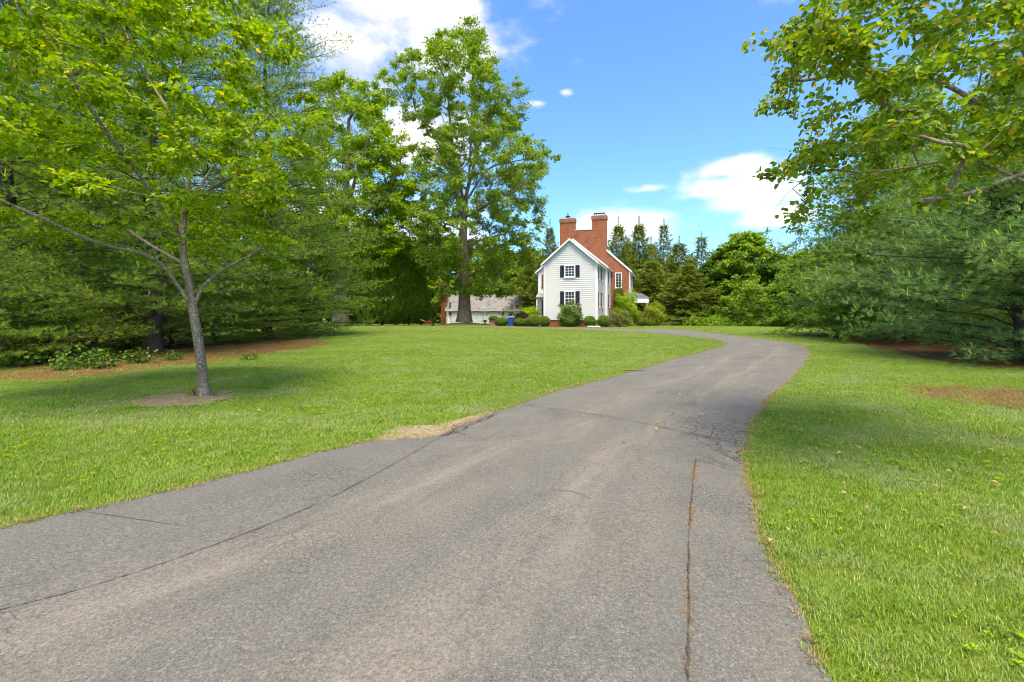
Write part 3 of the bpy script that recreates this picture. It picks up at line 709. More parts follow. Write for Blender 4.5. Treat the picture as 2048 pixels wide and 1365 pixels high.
def profile_clumps(rows, d, n, g, rad, depth=0.85, power=1.0, yc=None):
    """rows: (py, px0, px1) outline in the photo at distance d -> clump centres filling that crown"""
    rows = np.array(rows, float); out = []
    w = np.maximum(rows[:, 2] - rows[:, 1], 1); h = np.abs(np.gradient(rows[:, 0])); pr = (w ** 1.6 * h); pr /= pr.sum()
    while len(out) < n:
        py = g.uniform(rows[0, 0], rows[-1, 0])
        a = np.interp(py, rows[:, 0], rows[:, 1]); b = np.interp(py, rows[:, 0], rows[:, 2])
        if g.uniform() > ((b - a) / w.max()) ** 1.3: continue
        r = g.uniform(*rad) ; hw = (b - a) / 2 / FPX * d
        t = 2 * np.pi * g.uniform(); q = g.uniform(0.05, 1) ** 0.42 * max(hw - r * 0.55, 0.1)
        x = X_at((a + b) / 2, d) + q * np.cos(t); y = d + q * np.sin(t) * depth
        out.append((np.array([x, y, Z_at(py, d)]), r))
    return out
def local(objs, base):                        # give a tree its own origin at the foot of its trunk
    pass

def make_tree(name, label, cat, base, trunk, limbs, clumps, tr_r, tip_r, leafmat, barkmat, leaf, twigs=6, leaves=14, flat=0.6, oval=False,
              W=0.6, seed=1, group=None, flare=0.35, seg=0.6, upbias=0.9, spread=0.5, single=0, sag=0.1, up=0.35, bare=0.0, sides=7, limb_w=0.0):
    g = np.random.default_rng(seed); base = np.array(base, float); sk = Skel()
    tr = [np.array(p, float) - base for p in trunk]; sk.poly(tr)
    for lb in limbs:
        lb = [np.array(p, float) - base for p in lb]; i = sk.near(lb[0], 0.0); e = sk.poly([sk.p[i]] + lb[1:], i); sk.wt[e - 3] = limb_w
    P, AX, NR, L = leafy(sk, [(c - base, r) for c, r in clumps], g, twigs, leaves, leaf, flat, oval, W, spread, seg, upbias, sag, up=up, bare=bare)
    t = empty(name, tuple(base)); tag(t, label, cat, group)
    link('trunk', sk.mesh('trunk', tr_r, tip_r, sides, flare), t, barkmat)
    if single:                                # the largest leaves in view are leaves of their own
        wp = P + base; dist = np.linalg.norm(wp - np.array([0, 0, CAMH]), axis=1)
        px = 1024 + FPX * wp[:, 0] / np.maximum(wp[:, 1], 0.1); py = HOR - FPX * (wp[:, 2] - CAMH) / np.maximum(wp[:, 1], 0.1)
        ok = (wp[:, 1] > 0.5) & (px > 0) & (px < 2048) & (py > 0) & (py < 1365)
        order = np.argsort(np.where(ok, dist, 1e9))[:single]; rest = np.setdiff1d(np.arange(len(P)), order)
        variants = []
        for v in np.linspace(0.1, 0.95, 6):
            Vv, Fv, kk = leaf_cards(np.zeros((1, 3)), np.array([[1.0, 0, 0]]), np.array([[0, 0, 1.0]]), np.array([1.0]), W, oval)
            me = np_mesh('leaf', Vv, Fv, {'var': np.full(kk, v)}); me.materials.append(leafmat); variants.append(me)
        for i in order:
            ax = Vector(AX[i]).normalized(); sd_ = Vector(NR[i]).cross(ax).normalized(); u = ax.cross(sd_)
            o = bpy.data.objects.new('leaf', variants[int(g.integers(0, 6))]); COL.objects.link(o); o.parent = t
            m = Matrix((ax, sd_, u)).transposed().to_4x4() @ Matrix.Scale(float(L[i]), 4)
            o.matrix_local = Matrix.Translation(Vector(P[i])) @ m
        P, AX, NR, L = P[rest], AX[rest], NR[rest], L[rest]
    c = link('crown', crown_mesh('crown', P, AX, NR, L, g, oval, W), t, leafmat); c['kind'] = 'stuff'
    return t
def copy_tree(o, loc, rz, scale, label, group=None, matswap=None):
    c = o.copy(); COL.objects.link(c); c.location = loc; c.rotation_euler = (0, 0, rz); c.scale = (scale,) * 3 if not isinstance(scale, tuple) else scale
    c['label'] = label
    if group: c['group'] = group
    for ch in o.children:
        k = ch.copy(); COL.objects.link(k); k.parent = c
        for g2 in ch.children:
            k2 = g2.copy(); COL.objects.link(k2); k2.parent = k
    return c
def gz(x, y): return float(ground_z(x, y))

# --- near broad-leaved tree on the left lawn
D1 = 8.84
def q1(px, py, dy=0.0): return (X_at(px, D1 + dy), D1 + dy, Z_at(py, D1 + dy))
b1 = q1(408, 793); b1 = (b1[0], b1[1], 0.0)
trunk1 = [b1, q1(404, 740), q1(396, 680), q1(386, 618), q1(377, 560), q1(366, 495, 0.1), q1(372, 400, 0.3), q1(398, 280, 0.3), q1(440, 175, 0.2), q1(470, 70, 0.1), q1(480, -60, 0)]
limbs1 = [[q1(386, 618), q1(355, 570, -.15), q1(322, 528, -.35), q1(280, 507, -.6), q1(200, 488, -1.0), q1(90, 440, -1.5), q1(-40, 380, -1.9)],
          [q1(389, 622), q1(408, 572, .1), q1(455, 535, .2), q1(510, 505, .3), q1(548, 468, .4), q1(566, 410, .5), q1(580, 340, .6)],
          [q1(366, 500), q1(345, 440, -.3), q1(300, 380, -.8), q1(240, 300, -1.3), q1(170, 200, -1.8), q1(110, 80, -2.2)],
          [q1(330, 535), q1(300, 490, .5), q1(220, 440, 1.0), q1(120, 400, 1.5)],
          [q1(372, 420), q1(420, 380, -.6), q1(480, 350, -1.2), q1(540, 330, -1.6)],
          [q1(390, 300), q1(330, 210, .4), q1(270, 110, .8), q1(230, 0, 1.2)],
          [q1(372, 400), q1(430, 330, .6), q1(520, 250, 1.0), q1(600, 170, 1.3)]]
g = np.random.default_rng(11); cl1 = []
for i in range(265):
    t = g.uniform(0, 2 * np.pi); z = g.uniform(0, 1)
    zz_ = 2.9 + 5.2 * z; rad = 3.6 * math.sqrt(max(0.05, 1 - (abs(z - 0.38) / 0.72) ** 2)); q = rad * g.uniform(0.1, 1) ** 0.5
    cx, cy = -7.0 + q * math.cos(t), 8.6 + q * math.sin(t) * 0.85
    zz_ -= 0.10 * max(0, q - 1.5) ** 1.3
    pxx = 1024 + FPX * cx / cy
    lim = 560 if zz_ < 4.6 else 640
    if cy < 4.2 or pxx > lim: continue
    cl1.append((np.array([cx, cy, zz_]), g.uniform(0.38, 0.62)))
near_tree = make_tree('broadleaf_tree', 'small spotted-bark tree with lime green layered leaves in a bare soil ring', 'tree', b1, trunk1, limbs1, cl1, 0.088, 0.0028,
          M['leaf_redbud'], M['bark_near'], 0.092, twigs=7, leaves=19, flat=0.30, oval=True, W=0.62, seed=3, flare=0.75, seg=0.3, limb_w=500.0, upbias=1.5, spread=0.75, single=300, sag=0.05)

# --- overhanging tree on the right, trunk beyond the frame
D2 = 4.9
def q2(px, py, dy=0.0): return (X_at(px, D2), D2 + dy, Z_at(py, D2))
b2 = (6.6, 5.4, 0.0)
trunk2 = [b2, (6.55, 5.4, 0.8), (6.45, 5.3, 1.8), (6.3, 5.2, 2.8), (6.0, 5.1, 3.6), (5.7, 5.0, 4.6), (5.5, 5.0, 5.6), (5.4, 5.0, 6.6)]
limbs2 = [[(6.4, 5.3, 2.2), q2(2090, 300), q2(1990, 297), q2(1900, 318), q2(1818, 335), q2(1730, 345), q2(1646, 342), q2(1585, 378), q2(1545, 425)],
          [(6.45, 5.3, 1.9), q2(2100, 372, -.4), q2(1990, 368, -.5), q2(1900, 388, -.6), q2(1800, 422, -.7), q2(1700, 440, -.8), q2(1620, 470, -.8)],
          [(6.0, 5.1, 3.6), q2(1960, 150, .3), q2(1880, 110, .4), q2(1780, 90, .5), q2(1680, 105, .6), q2(1580, 90, .6)],
          [(5.9, 5.1, 3.9), q2(2000, 60, -.6), q2(1930, -20, -.9), q2(1830, -80, -1.1)],
          [(6.2, 5.2, 3.1), q2(2010, 240, .8), q2(1900, 225, 1.2), q2(1800, 205, 1.5), q2(1700, 190, 1.6)],
          [(6.2, 5.2, 3.0), (7.2, 5.4, 3.8), (8.2, 5.6, 4.3)], [(6.1, 5.2, 3.4), (6.6, 6.4, 4.2), (6.9, 7.4, 4.8)]]
g = np.random.default_rng(12); cl2 = []
rows2 = [(-160, 1640, 2300), (0, 1640, 2300), (60, 1570, 2300), (110, 1525, 2300), (150, 1590, 2300), (215, 1605, 2300), (250, 1690, 2300), (290, 1640, 2300), (330, 1560, 2250), (360, 1560, 2150), (395, 1600, 1900), (440, 1640, 1800)]
rr_ = np.array(rows2, float)
while len(cl2) < 190:
    py = g.uniform(-160, 430); a = np.interp(py, rr_[:, 0], rr_[:, 1]); b = np.interp(py, rr_[:, 0], rr_[:, 2])
    px = a + (min(b, 2120) - a) * g.uniform(0, 1) ** 1.1; dy = g.uniform(-1.1, 1.6)
    if py > 345 and g.uniform() < 0.72: continue
    cl2.append((np.array([X_at(px, D2 + dy * .5), D2 + dy, Z_at(py, D2 + dy * .5)]), g.uniform(0.20, 0.38)))
make_tree('broadleaf_tree', 'overhanging leafy boughs with browning seed clusters above the near lawn', 'tree', b2, trunk2, limbs2, cl2, 0.085, 0.0022,
          M['leaf_redbud2'], M['bark_near'], 0.076, twigs=6, leaves=13, flat=0.6, oval=True, W=0.6, seed=5, flare=0.4, seg=0.22, upbias=0.8, spread=0.9, single=300, sag=0.04)

# --- needles
def tufts(P, D, g, n, length, width, cone=0.75, droop=0.0):
    m = len(P); D = D / (np.linalg.norm(D, axis=1)[:, None] + 1e-9)
    P = np.repeat(P, n, 0); D = np.repeat(D, n, 0); v = D + rand_unit(m * n, g) * cone; v[:, 2] -= droop
    v /= np.linalg.norm(v, axis=1)[:, None]; L = length * g.uniform(0.7, 1.15, (m * n, 1))
    s = np.cross(v, rand_unit(m * n, g)); s /= np.linalg.norm(s, axis=1)[:, None] + 1e-9
    V = np.stack([P - s * width * .5, P + s * width * .5, P + v * L], 1).reshape(-1, 3)
    F = (np.arange(m * n)[:, None] * 3 + np.array([[0, 1, 2]]))
    var = np.repeat(np.clip(np.repeat(g.uniform(0, 0.85, m), n) + g.uniform(-0.15, 0.15, m * n), 0, 0.9), 3)
    return V, F, var
def conifer(name, seed, H, R0, tr_r, whorl, per, z0, shape, droop, tipup, shoot, tuft_n, tuft_l, tuft_w, needlemat, barkmat, candle=0.0, cone=0.75, inner=0.3, hang=0.0, sec=0.85, vary=(0.72, 1.12)):
    """trunk with whorls of limbs; shape(t) gives relative reach at height fraction t"""
    g = np.random.default_rng(seed); sk = Skel(60000)
    tp = [np.array([0.1 * math.sin(i * 1.3) * (i > 0), 0.1 * math.cos(i * 1.7) * (i > 0), H * i / 9]) for i in range(10)]
    top = sk.poly(tp); TP, TD, CP, CD = [], [], [], []
    z = z0
    while z < H * (0.93 if hang > 0.3 else 0.985):
        t = z / H; reach = R0 * shape(t)
        if reach > 0.12:
            k = max(3, int(per + g.integers(-1, 2))); a0 = g.uniform(0, 6.28)
            for j in range(k):
                az = a0 + 2 * np.pi * j / k + g.normal(0, 0.18); L = reach * g.uniform(*vary)
                u = np.array([math.cos(az), math.sin(az), 0.0]); side = np.array([-u[1], u[0], 0.0])
                i0 = int(np.argmin(np.abs(sk.p[:40, 2] - z))); i = i0; st = np.array([0, 0, max(0.1, z + g.normal(0, .09 if hang > .3 else .24))])
                rise = (0.25 + 0.9 * t ** 2) if droop < 0.2 else (0.02 + 0.22 * t ** 2)
                rise += g.normal(0, 0.09); m = max(4, int(L / 0.5)); pts = []
                for s in np.linspace(0, 1, m + 1)[1:]:
                    pts.append(st + u * L * s + np.array([0, 0, L * (rise * s * (1 - 0.45 * s) - droop * s * s * (1 - t) * 1.3 + tipup * s ** 3)]) + side * g.normal(0, 0.03) * L)
                prev = st
                for si, q in enumerate(pts):
                    i = sk.add(q, i); s = (si + 1) / m; d = q - prev; ln = np.linalg.norm(d); d = d / ln
                    if s > inner:
                        ns = max(1, int(round(ln / shoot)))
                        if hang > 0.3 and L < 1.1 and s > 0.5: continue
                        for kk in range(ns):
                            for sg in (-1, 1):
                                b = prev + d * ln * (kk + g.uniform()) / ns; l2 = sec * (1.12 - s) * min(1.0, L / 2.5) * g.uniform(0.55, 1.15) + 0.18
                                dv = d * g.uniform(0.45, 0.9) + side * sg * g.uniform(0.5, 1.0) + np.array([0, 0, g.uniform(-0.35, 0.6) - hang]); dv /= np.linalg.norm(dv)
                                nt = max(1, int(l2 / (tuft_l * 0.85)))
                                for w in range(nt):
                                    f = (w + 1) / nt; TP.append(b + dv * l2 * f - np.array([0, 0, hang * l2 * f * f * 0.6])); TD.append(dv + np.array([0, 0, 0.45 - hang]))
                                if l2 > 0.4 and g.uniform() < 0.5 and ln > 0.2:
                                    sk.add(b + dv * l2 * 0.9 - np.array([0, 0, hang * l2 * 0.5]), i)
                                if candle and g.uniform() < candle: CP.append(TP[-1]); CD.append(dv * 0.5 + np.array([0, 0, 1.0]))
                    prev = q
                TP.append(pts[-1]); TD.append(pts[-1] - (pts[-2] if len(pts) > 1 else st))
                if candle: CP.append(pts[-1]); CD.append(TD[-1] + np.array([0, 0, 0.6]))
        z += whorl * (1.15 - 0.55 * t) * g.uniform(0.85, 1.15)
    for zt in np.arange(H * 0.9, H, 0.3): TP.append(np.array([0, 0, zt])); TD.append(np.array([0, 0, 1.0]))
    V, F, var = tufts(np.array(TP), np.array(TD), g, tuft_n, tuft_l, tuft_w, cone)
    if CP:
        V2, F2, _ = tufts(np.array(CP), np.array(CD), g, 3, tuft_l * 1.25, tuft_w * 2.0, 0.08)
        F = np.concatenate([F, F2 + len(V)]); V = np.concatenate([V, V2]); var = np.concatenate([var, np.full(len(V2), 1.0)])
    t = empty(name); link('trunk', sk.mesh('trunk', tr_r, 0.008, 7, 0.3), t, barkmat)
    c = link('crown', np_mesh('crown', V, F, {'var': var}), t, needlemat); c['kind'] = 'stuff'
    return t, len(TP)
def put(o, px, d, label, cat, group, rz=0.0, s=1.0, dz=0.0, first=False, src=None):
    x = X_at(px, d); loc = (x, d, gz(x, d) + dz)
    if first:
        o.location = loc; o.rotation_euler = (0, 0, rz); o.scale = (s, s, s) if not isinstance(s, tuple) else s
        tag(o, label, cat, group); return o
    c = copy_tree(o, loc, rz, s, label, group); c['category'] = cat; return c

old_shape = lambda t: (0.62 + 0.5 * min(1, t / 0.22)) * (1 - max(0, t - 0.25) / 0.78) ** 0.75
pine, n_ = conifer('white_pine', 21, 19.0, 6.4, 0.26, 0.52, 7, 0.7, old_shape, 0.12, 0.12, 0.26, 14, 0.20, 0.012, M['needle_pine'], M['bark_pine'], 0.04, inner=0.22, sec=1.1, vary=(0.6, 1.15))
GP = 'white pines over the rust brown needle bed'
put(pine, 306, 17.6, 'tall dark pine with bare lower boughs directly behind the spotted trunk', 'pine', GP, 0.3, 1.0, first=True)
put(pine, 20, 16.2, 'pine at the edge of the picture with low boughs over vines', 'pine', GP, 2.1, 0.95)
put(pine, 535, 27.0, 'tallest pine with wispy bare tips against the sky and low boughs over the far trunk', 'pine', GP, 4.0, (1.05, 1.05, 1.25))
put(pine, 150, 29.0, 'pine standing deepest in shade between the other two pines', 'pine', GP, 5.2, 1.15)
young = lambda t: (0.80 + 0.45 * min(1, t / 0.2)) * (1 - max(0, t - 0.12) / 0.9) ** 0.85
blue, n_ = conifer('white_pine', 22, 8.5, 4.1, 0.13, 0.38, 8, 0.2, young, 0.08, 0.12, 0.20, 15, 0.18, 0.011, M['needle_blue'], M['bark_pine'], 0.07, inner=0.3, sec=0.9)
GB = 'blue green pines along the right of the drive'
put(blue, 1712, 29.5, 'blue green pine with dense skirts nearest the wood beyond the drive bend', 'pine', GB, 0.5, 1.0, first=True)
put(blue, 1850, 21.0, 'blue green pine in the middle of the row right of the drive', 'pine', GB, 2.2, 1.08)
put(blue, 2040, 14.6, 'nearest blue green pine with pale upright candles above the needle bed', 'pine', GB, 3.9, 1.15)
put(blue, 2250, 13.0, 'blue green pine cut off by the picture edge beside the brown litter patch', 'pine', GB, 5.1, 1.2)
for (px, d, rz, s_, lab) in ((-40, 13.2, 1.0, (0.62, 0.62, 0.46), 'low bushy pine at the picture edge behind the vine clumps'), (190, 19.5, 2.5, (0.8, 0.8, 0.5), 'low bushy pine between the dark trunks'),
                             (430, 22.5, 4.1, (0.85, 0.85, 0.5), 'low bushy pine right of the spotted trunk'), (95, 15.0, 0.2, (0.6, 0.6, 0.4), 'lowest bushy pine just behind the large vine clump'), (345, 20.5, 3.3, (0.7, 0.7, 0.42), 'low bushy pine seen through the forked limbs'), (530, 25.5, 1.7, (0.9, 0.9, 0.55), 'low bushy pine at the lawn end of the needle bed'),
                             (610, 30.0, 5.3, (1.25, 1.25, 1.0), 'bushy pine in front of the broad far trunk')):
    yp = put(blue, px, d, lab, 'pine', 'bushy pines filling the needle bed', rz, s_)
    for ch in yp.children:
        if ch.name.startswith('crown'): ch.material_slots[0].link = 'OBJECT'; ch.material_slots[0].material = M['needle_pine']
hem_shape = lambda t: (0.75 + 0.4 * min(1, t / 0.25)) * (1 - max(0, t - 0.15) / 0.88) ** 0.8
hem, n_ = conifer('hemlock_tree', 23, 14.0, 5.2, 0.2, 0.42, 8, 0.7, hem_shape, 0.22, 0.02, 0.22, 10, 0.25, 0.035, M['needle_hemlock'], M['bark_pine'], 0.0, inner=0.25, hang=0.25, cone=0.9)
put(hem, 1800, 26.0, 'tall dark green drooping conifer rising behind the blue green pines', 'conifer', None, 0.4, (1.3, 1.3, 1.08), first=True)
put(hem, 2080, 23.5, 'dark green drooping conifer at the picture edge behind the overhanging boughs', 'conifer', None, 2.4, (1.25, 1.25, 1.1))

spr_shape = lambda t: 1.3 * (1 - t) ** 1.15 + 0.03
spruce, n_ = conifer('norway_spruce', 24, 18.0, 4.6, 0.22, 0.46, 7, 0.7, spr_shape, 0.20, 0.12, 0.30, 8, 0.42, 0.10, M['needle_spruce'], M['bark_pine'], 0.0, inner=0.15, hang=0.45, cone=0.7, sec=0.8, vary=(0.5, 1.2))
GS = 'spruces behind the white house'
spruce2, n_ = conifer('norway_spruce', 26, 17.0, 4.0, 0.2, 0.6, 6, 0.7, lambda t: 1.2 * (1 - t) ** 1.2 + 0.05, 0.16, 0.16, 0.30, 8, 0.40, 0.09, M['needle_spruce'], M['bark_pine'], 0.0, inner=0.12, hang=0.35, cone=0.7, sec=0.7, vary=(0.4, 1.3))
put(spruce, 1237, 76, 'spruce whose tip stands just right of the taller chimney', 'spruce', GS, 0.2, (1.2, 1.2, 1.0), first=True)
put(spruce, 1278, 80, 'second spruce to the right of the chimneys', 'spruce', GS, 1.2, (1.25, 1.25, 1.06))
put(spruce2, 1328, 74, 'thin open-topped spruce above the porch roof', 'spruce', GS, 2.7, (1.0, 1.0, 1.03), first=True)
put(spruce, 1358, 70, 'lower blunt spruce between two pointed ones right of the porch', 'spruce', GS, 3.3, (1.3, 1.3, 0.76))
put(spruce2, 1403, 72, 'isolated pointed spruce next to the round maple crown', 'spruce', GS, 4.4, (1.15, 1.15, 0.88))
put(spruce, 1100, 84, 'dark spruce left of the shorter chimney', 'spruce', GS, 5.0, (1.0, 1.0, 1.08))
put(spruce2, 1145, 92, 'distant spruce tip peeping over the shorter chimney', 'spruce', GS, 0.8, (0.95, 0.95, 1.16))
put(spruce, 1060, 88, 'dark spruce over the garage roof between tulip tree and house', 'spruce', GS, 2.0, (1.1, 1.1, 0.80))
put(spruce, 1302, 86, 'spruce filling the gap behind the second and third spruce tips', 'spruce', GS, 5.6, (1.35, 1.35, 0.92))
put(spruce, 1382, 84, 'spruce between the blunt spruce and the isolated one', 'spruce', GS, 0.9, (1.3, 1.3, 0.72))
put(spruce2, 1256, 90, 'slender spruce between the first two near the chimney', 'spruce', GS, 3.0, (1.3, 1.3, 1.02))
put(spruce, 1305, 66, 'low bushy spruce right behind the porch', 'spruce', GS, 3.9, (1.35, 1.35, 0.56))
put(spruce, 1375, 60, 'low bushy spruce at the end of the lawn beyond the porch', 'spruce', GS, 1.9, (1.3, 1.3, 0.48))

arb_shape = lambda t: (0.85 + 0.2 * min(1, t / 0.1)) * (1 - t) ** 0.7 + 0.03
arb, n_ = conifer('arborvitae', 25, 9.5, 2.1, 0.12, 0.24, 9, 0.2, arb_shape, -0.25, 0.30, 0.22, 9, 0.28, 0.09, M['needle_arbor'], M['bark_grey'], 0.0, inner=0.2, cone=0.6, sec=0.45)
GA = 'row of arborvitae beside the garage'
for i, (px, d, s, lab) in enumerate([(842, 62, 0.80, 'arborvitae nearest the vine covered brick chimney'), (818, 61, 1.05, 'second arborvitae from the garage end of the row'),
                                     (792, 60, 1.2, 'tallest arborvitae in the middle of the row'), (764, 58, 1.05, 'fourth arborvitae from the garage end of the row'),
                                     (732, 56, 0.85, 'arborvitae next to the broad far trunk'), (705, 60, 0.8, 'arborvitae behind the broad far trunk')]):
    put(arb, px, d, lab, 'arborvitae', GA, 1.1 * i, s, first=(i == 0))

# --- old tulip tree
DT = 60.0; bx_, by_ = X_at(930, DT), DT; bT = (bx_, by_, gz(bx_, by_))
def qt(px, py, dy=0.0): return (X_at(px, DT), DT + dy, Z_at(py, DT))
rowsT = [(48, 900, 972), (85, 870, 985), (110, 815, 985), (140, 808, 1010), (165, 745, 1066), (200, 752, 1070), (240, 795, 1062), (270, 830, 1050),
         (300, 815, 1108), (325, 810, 1122), (350, 800, 1110), (400, 780, 1100), (440, 765, 1098), (480, 765, 1085), (520, 800, 1075), (565, 850, 1062), (590, 880, 1050)]
gT = np.random.default_rng(31); clT = profile_clumps(rowsT, DT, 720, gT, (0.8, 1.7), 0.9)
trT = [bT, qt(930, 600), qt(929, 540), qt(927, 480), qt(930, 420), qt(938, 350), qt(942, 270), qt(945, 190), qt(945, 110), qt(940, 60)]
lbT = [[qt(928, 515), qt(900, 495), qt(870, 488, -2), qt(830, 470, -3), qt(795, 452, -4)], [qt(930, 560), qt(955, 545, -1), qt(975, 530, -2), qt(1000, 555, -3)],
       [qt(928, 470), qt(910, 380, 1), qt(890, 300, 1), qt(850, 240, 1), qt(800, 205, 2), qt(755, 190, 2)],
       [qt(934, 400), qt(975, 330, 2), qt(1020, 310, 3), qt(1080, 300, 3)], [qt(936, 380), qt(965, 280, -1), qt(990, 220, -2), qt(1035, 165, -2)],
       [qt(930, 420), qt(910, 300, -3), qt(900, 200, -3), qt(870, 110, -3)], [qt(932, 430), qt(985, 420, -4), qt(1040, 400, -6)],
       [qt(930, 470), qt(900, 440, 5), qt(860, 420, 8)], [qt(930, 500), qt(960, 470, 4), qt(1010, 450, 7)]]
make_tree('tulip_tree', 'towering old tulip tree with massive furrowed trunk in front of the garage', 'tree', bT, trT, lbT, clT, 0.78, 0.012, M['leaf_tulip'], M['bark_big'], 0.24,
          twigs=7, leaves=27, flat=0.75, W=0.85, seed=32, flare=0.5, seg=1.0, upbias=0.5, spread=0.7, sag=0.08)

# --- broad lime-green tree behind the pines, its thick trunk on the far lawn
DL = 55.0; xl_ = X_at(683, DL); bL = (xl_, DL, gz(xl_, DL))
def ql(px, py, dy=0.0): return (X_at(px, DL), DL + dy, Z_at(py, DL))
rowsL = [(160, 640, 740), (200, 600, 790), (260, 570, 815), (320, 560, 832), (390, 560, 835), (450, 570, 825), (500, 590, 810), (540, 620, 780)]
gL = np.random.default_rng(33); clL = profile_clumps(rowsL, DL, 330, gL, (1.0, 2.0), 0.8)
make_tree('maple_tree', 'broad lime green tree with a thick pale trunk beyond the pines', 'tree', bL, [bL, ql(683, 600), ql(684, 520), ql(690, 440), ql(695, 340), ql(698, 240)],
          [[ql(684, 500), ql(730, 430), ql(775, 380), ql(810, 330)], [ql(686, 470), ql(650, 400), ql(610, 330)], [ql(690, 430), ql(740, 330, -3), ql(780, 260, -4)]],
          clL, 0.9, 0.015, M['leaf_lime'], M['bark_big'], 0.27, twigs=7, leaves=32, flat=0.6, W=0.8, seed=34, seg=1.0, upbias=0.8, spread=0.7, flare=0.3)

# --- woodland kinds (each built once at the origin, then copied)
def wood_kind(name, seed, H, R0, tr, leafm, n, rad, leaf, z0=0.25, twigs=7, leaves=18, openness=0.0, W=0.75):
    g = np.random.default_rng(seed); cl = []
    while len(cl) < n:
        z = g.uniform(z0, 1.0); t = (z - z0) / (1 - z0); rr = R0 * math.sqrt(max(0.02, 1 - (2 * t - 0.75) ** 2 / 1.7)) * (1.0 if t < 0.8 else 1.0 - 2.0 * (t - 0.8))
        a = g.uniform(0, 6.28); q = rr * g.uniform(0.05, 1) ** 0.45
        cl.append((np.array([q * math.cos(a), q * math.sin(a), z * H]), g.uniform(*rad)))
    tp = [(0, 0, 0), (0.1, 0.05, H * 0.2), (-0.1, 0.1, H * 0.42), (0.15, -0.1, H * 0.65), (0, 0, H * 0.88)]
    lb = [[(0, 0, H * 0.3), (R0 * 0.35 * math.cos(a), R0 * 0.35 * math.sin(a), H * 0.45), (R0 * 0.7 * math.cos(a), R0 * 0.7 * math.sin(a), H * 0.62)] for a in (0.4, 2.3, 4.4)]
    return make_tree(name, 'x', 'tree', (0, 0, 0), tp, lb, cl, tr, 0.02, leafm, M['bark_grey'], leaf, twigs=twigs, leaves=leaves, flat=0.65, W=W, seed=seed + 1, seg=0.9, upbias=0.7, spread=0.7, bare=openness)
maple = wood_kind('maple_tree', 41, 12.0, 4.4, 0.22, M['leaf_maple'], 190, (0.7, 1.3), 0.32)
green = wood_kind('oak_tree', 43, 20.0, 6.5, 0.32, M['leaf_green'], 230, (1.2, 2.2), 0.52)
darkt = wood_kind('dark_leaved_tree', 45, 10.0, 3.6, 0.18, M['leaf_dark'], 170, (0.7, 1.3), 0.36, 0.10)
sparse = wood_kind('thin_crowned_tree', 47, 14.0, 3.2, 0.16, M['leaf_green'], 70, (0.6, 1.1), 0.20, 0.4, 5, 7, 0.35)
linden = wood_kind('linden_tree', 49, 7.4, 2.5, 0.16, M['leaf_maple'], 150, (0.45, 0.8), 0.24, 0.10, 6, 14)
sap = wood_kind('sapling_tree', 51, 5.0, 1.9, 0.08, M['leaf_maple'], 60, (0.4, 0.75), 0.20, 0.25, 5, 11)
WOOD = 'woodland trees beyond the lawn'
plant = [(maple, 1492, 60, 1.0, 'round sunlit maple crown right of the spruces'),
         (sparse, 1525, 66, 1.0, 'thin see-through tree poking above the maple crown'), (sparse, 1592, 58, 0.9, 'airy pale tree with few leaves above the cone shaped linden'),
         (sparse, 1640, 62, 0.85, 'sparse tree top between the airy tree and the blue pine'),
         (linden, 1603, 45, 1.0, 'cone shaped bright green linden at the wood edge'),
         (darkt, 1440, 62, 0.95, 'dark leaved tree between the last spruce and the maple'), (darkt, 1555, 56, 0.85, 'dark leaved tree left of the cone shaped linden'),
         (darkt, 1660, 52, 0.9, 'dark leaved tree half hidden by the blue green pine'), (darkt, 1500, 72, 0.9, 'dark leaved tree in shade below the maple crown'),
         (sap, 1500, 50, 1.0, 'yellow green sapling at the wood edge below the maple'), (sap, 1452, 54, 0.7, 'small yellow green sapling at the foot of the spruces'),
         (sap, 1542, 48, 0.65, 'low spreading yellow green sapling beside the cone shaped linden'),
         (green, 1000, 118, 1.0, 'tall green tree behind the garage roof vent'), (green, 900, 112, 1.05, 'tall green tree behind the vine covered chimney'),
         (green, 820, 120, 1.1, 'tall green tree behind the arborvitae row'), (green, 1065, 125, 1.0, 'tall green tree behind the gap between garage and house'),
         (green, 740, 95, 1.0, 'tall green tree behind the broad lime green crown'), (green, 640, 92, 1.1, 'tall green tree seen through the tallest pine'),
         (green, 520, 80, 1.1, 'tall green tree behind the pines left of the lime crown'), (green, 380, 70, 1.0, 'tall green tree behind the spotted tree'),
         (green, 240, 62, 1.0, 'tall green tree behind the shaded pine'), (green, 60, 56, 1.0, 'tall green tree behind the pine at the picture edge'),
         (green, -200, 50, 1.0, 'tall green tree beyond the picture edge pines'),
         (maple, 940, 96, 1.0, 'yellow green maple right behind the garage'), (maple, 1030, 100, 1.05, 'yellow green maple behind the far garage end'),
         (maple, 866, 92, 0.8, 'yellow green maple beside the vine covered chimney'),
         (green, 1760, 52, 0.62, 'green tree filling the gap behind the blue green pines'), (green, 1930, 44, 0.7, 'green tree behind the drooping conifers'), (green, 2200, 40, 0.7, 'green tree beyond the right picture edge'),
         (green, 1250, 118, 0.85, 'green tree filling in behind the first two spruces'), (green, 1345, 112, 0.72, 'green tree filling in behind the blunt spruce'), (green, 1430, 104, 0.66, 'green tree filling in right of the isolated spruce'), (green, 1170, 124, 0.8, 'green tree behind the house roof'),
         (maple, 1445, 74, 0.95, 'sunlit maple half hidden behind the isolated spruce'), (maple, 1570, 70, 0.85, 'sunlit maple behind the thin crowned trees'),
         (darkt, 1700, 60, 1.0, 'dark leaved tree deep behind the blue green pine'), (darkt, 1420, 92, 1.0, 'dark leaved tree deep behind the last spruce'), (darkt, 1560, 84, 1.1, 'dark leaved tree deep behind the thin crowned trees')]
used = set()
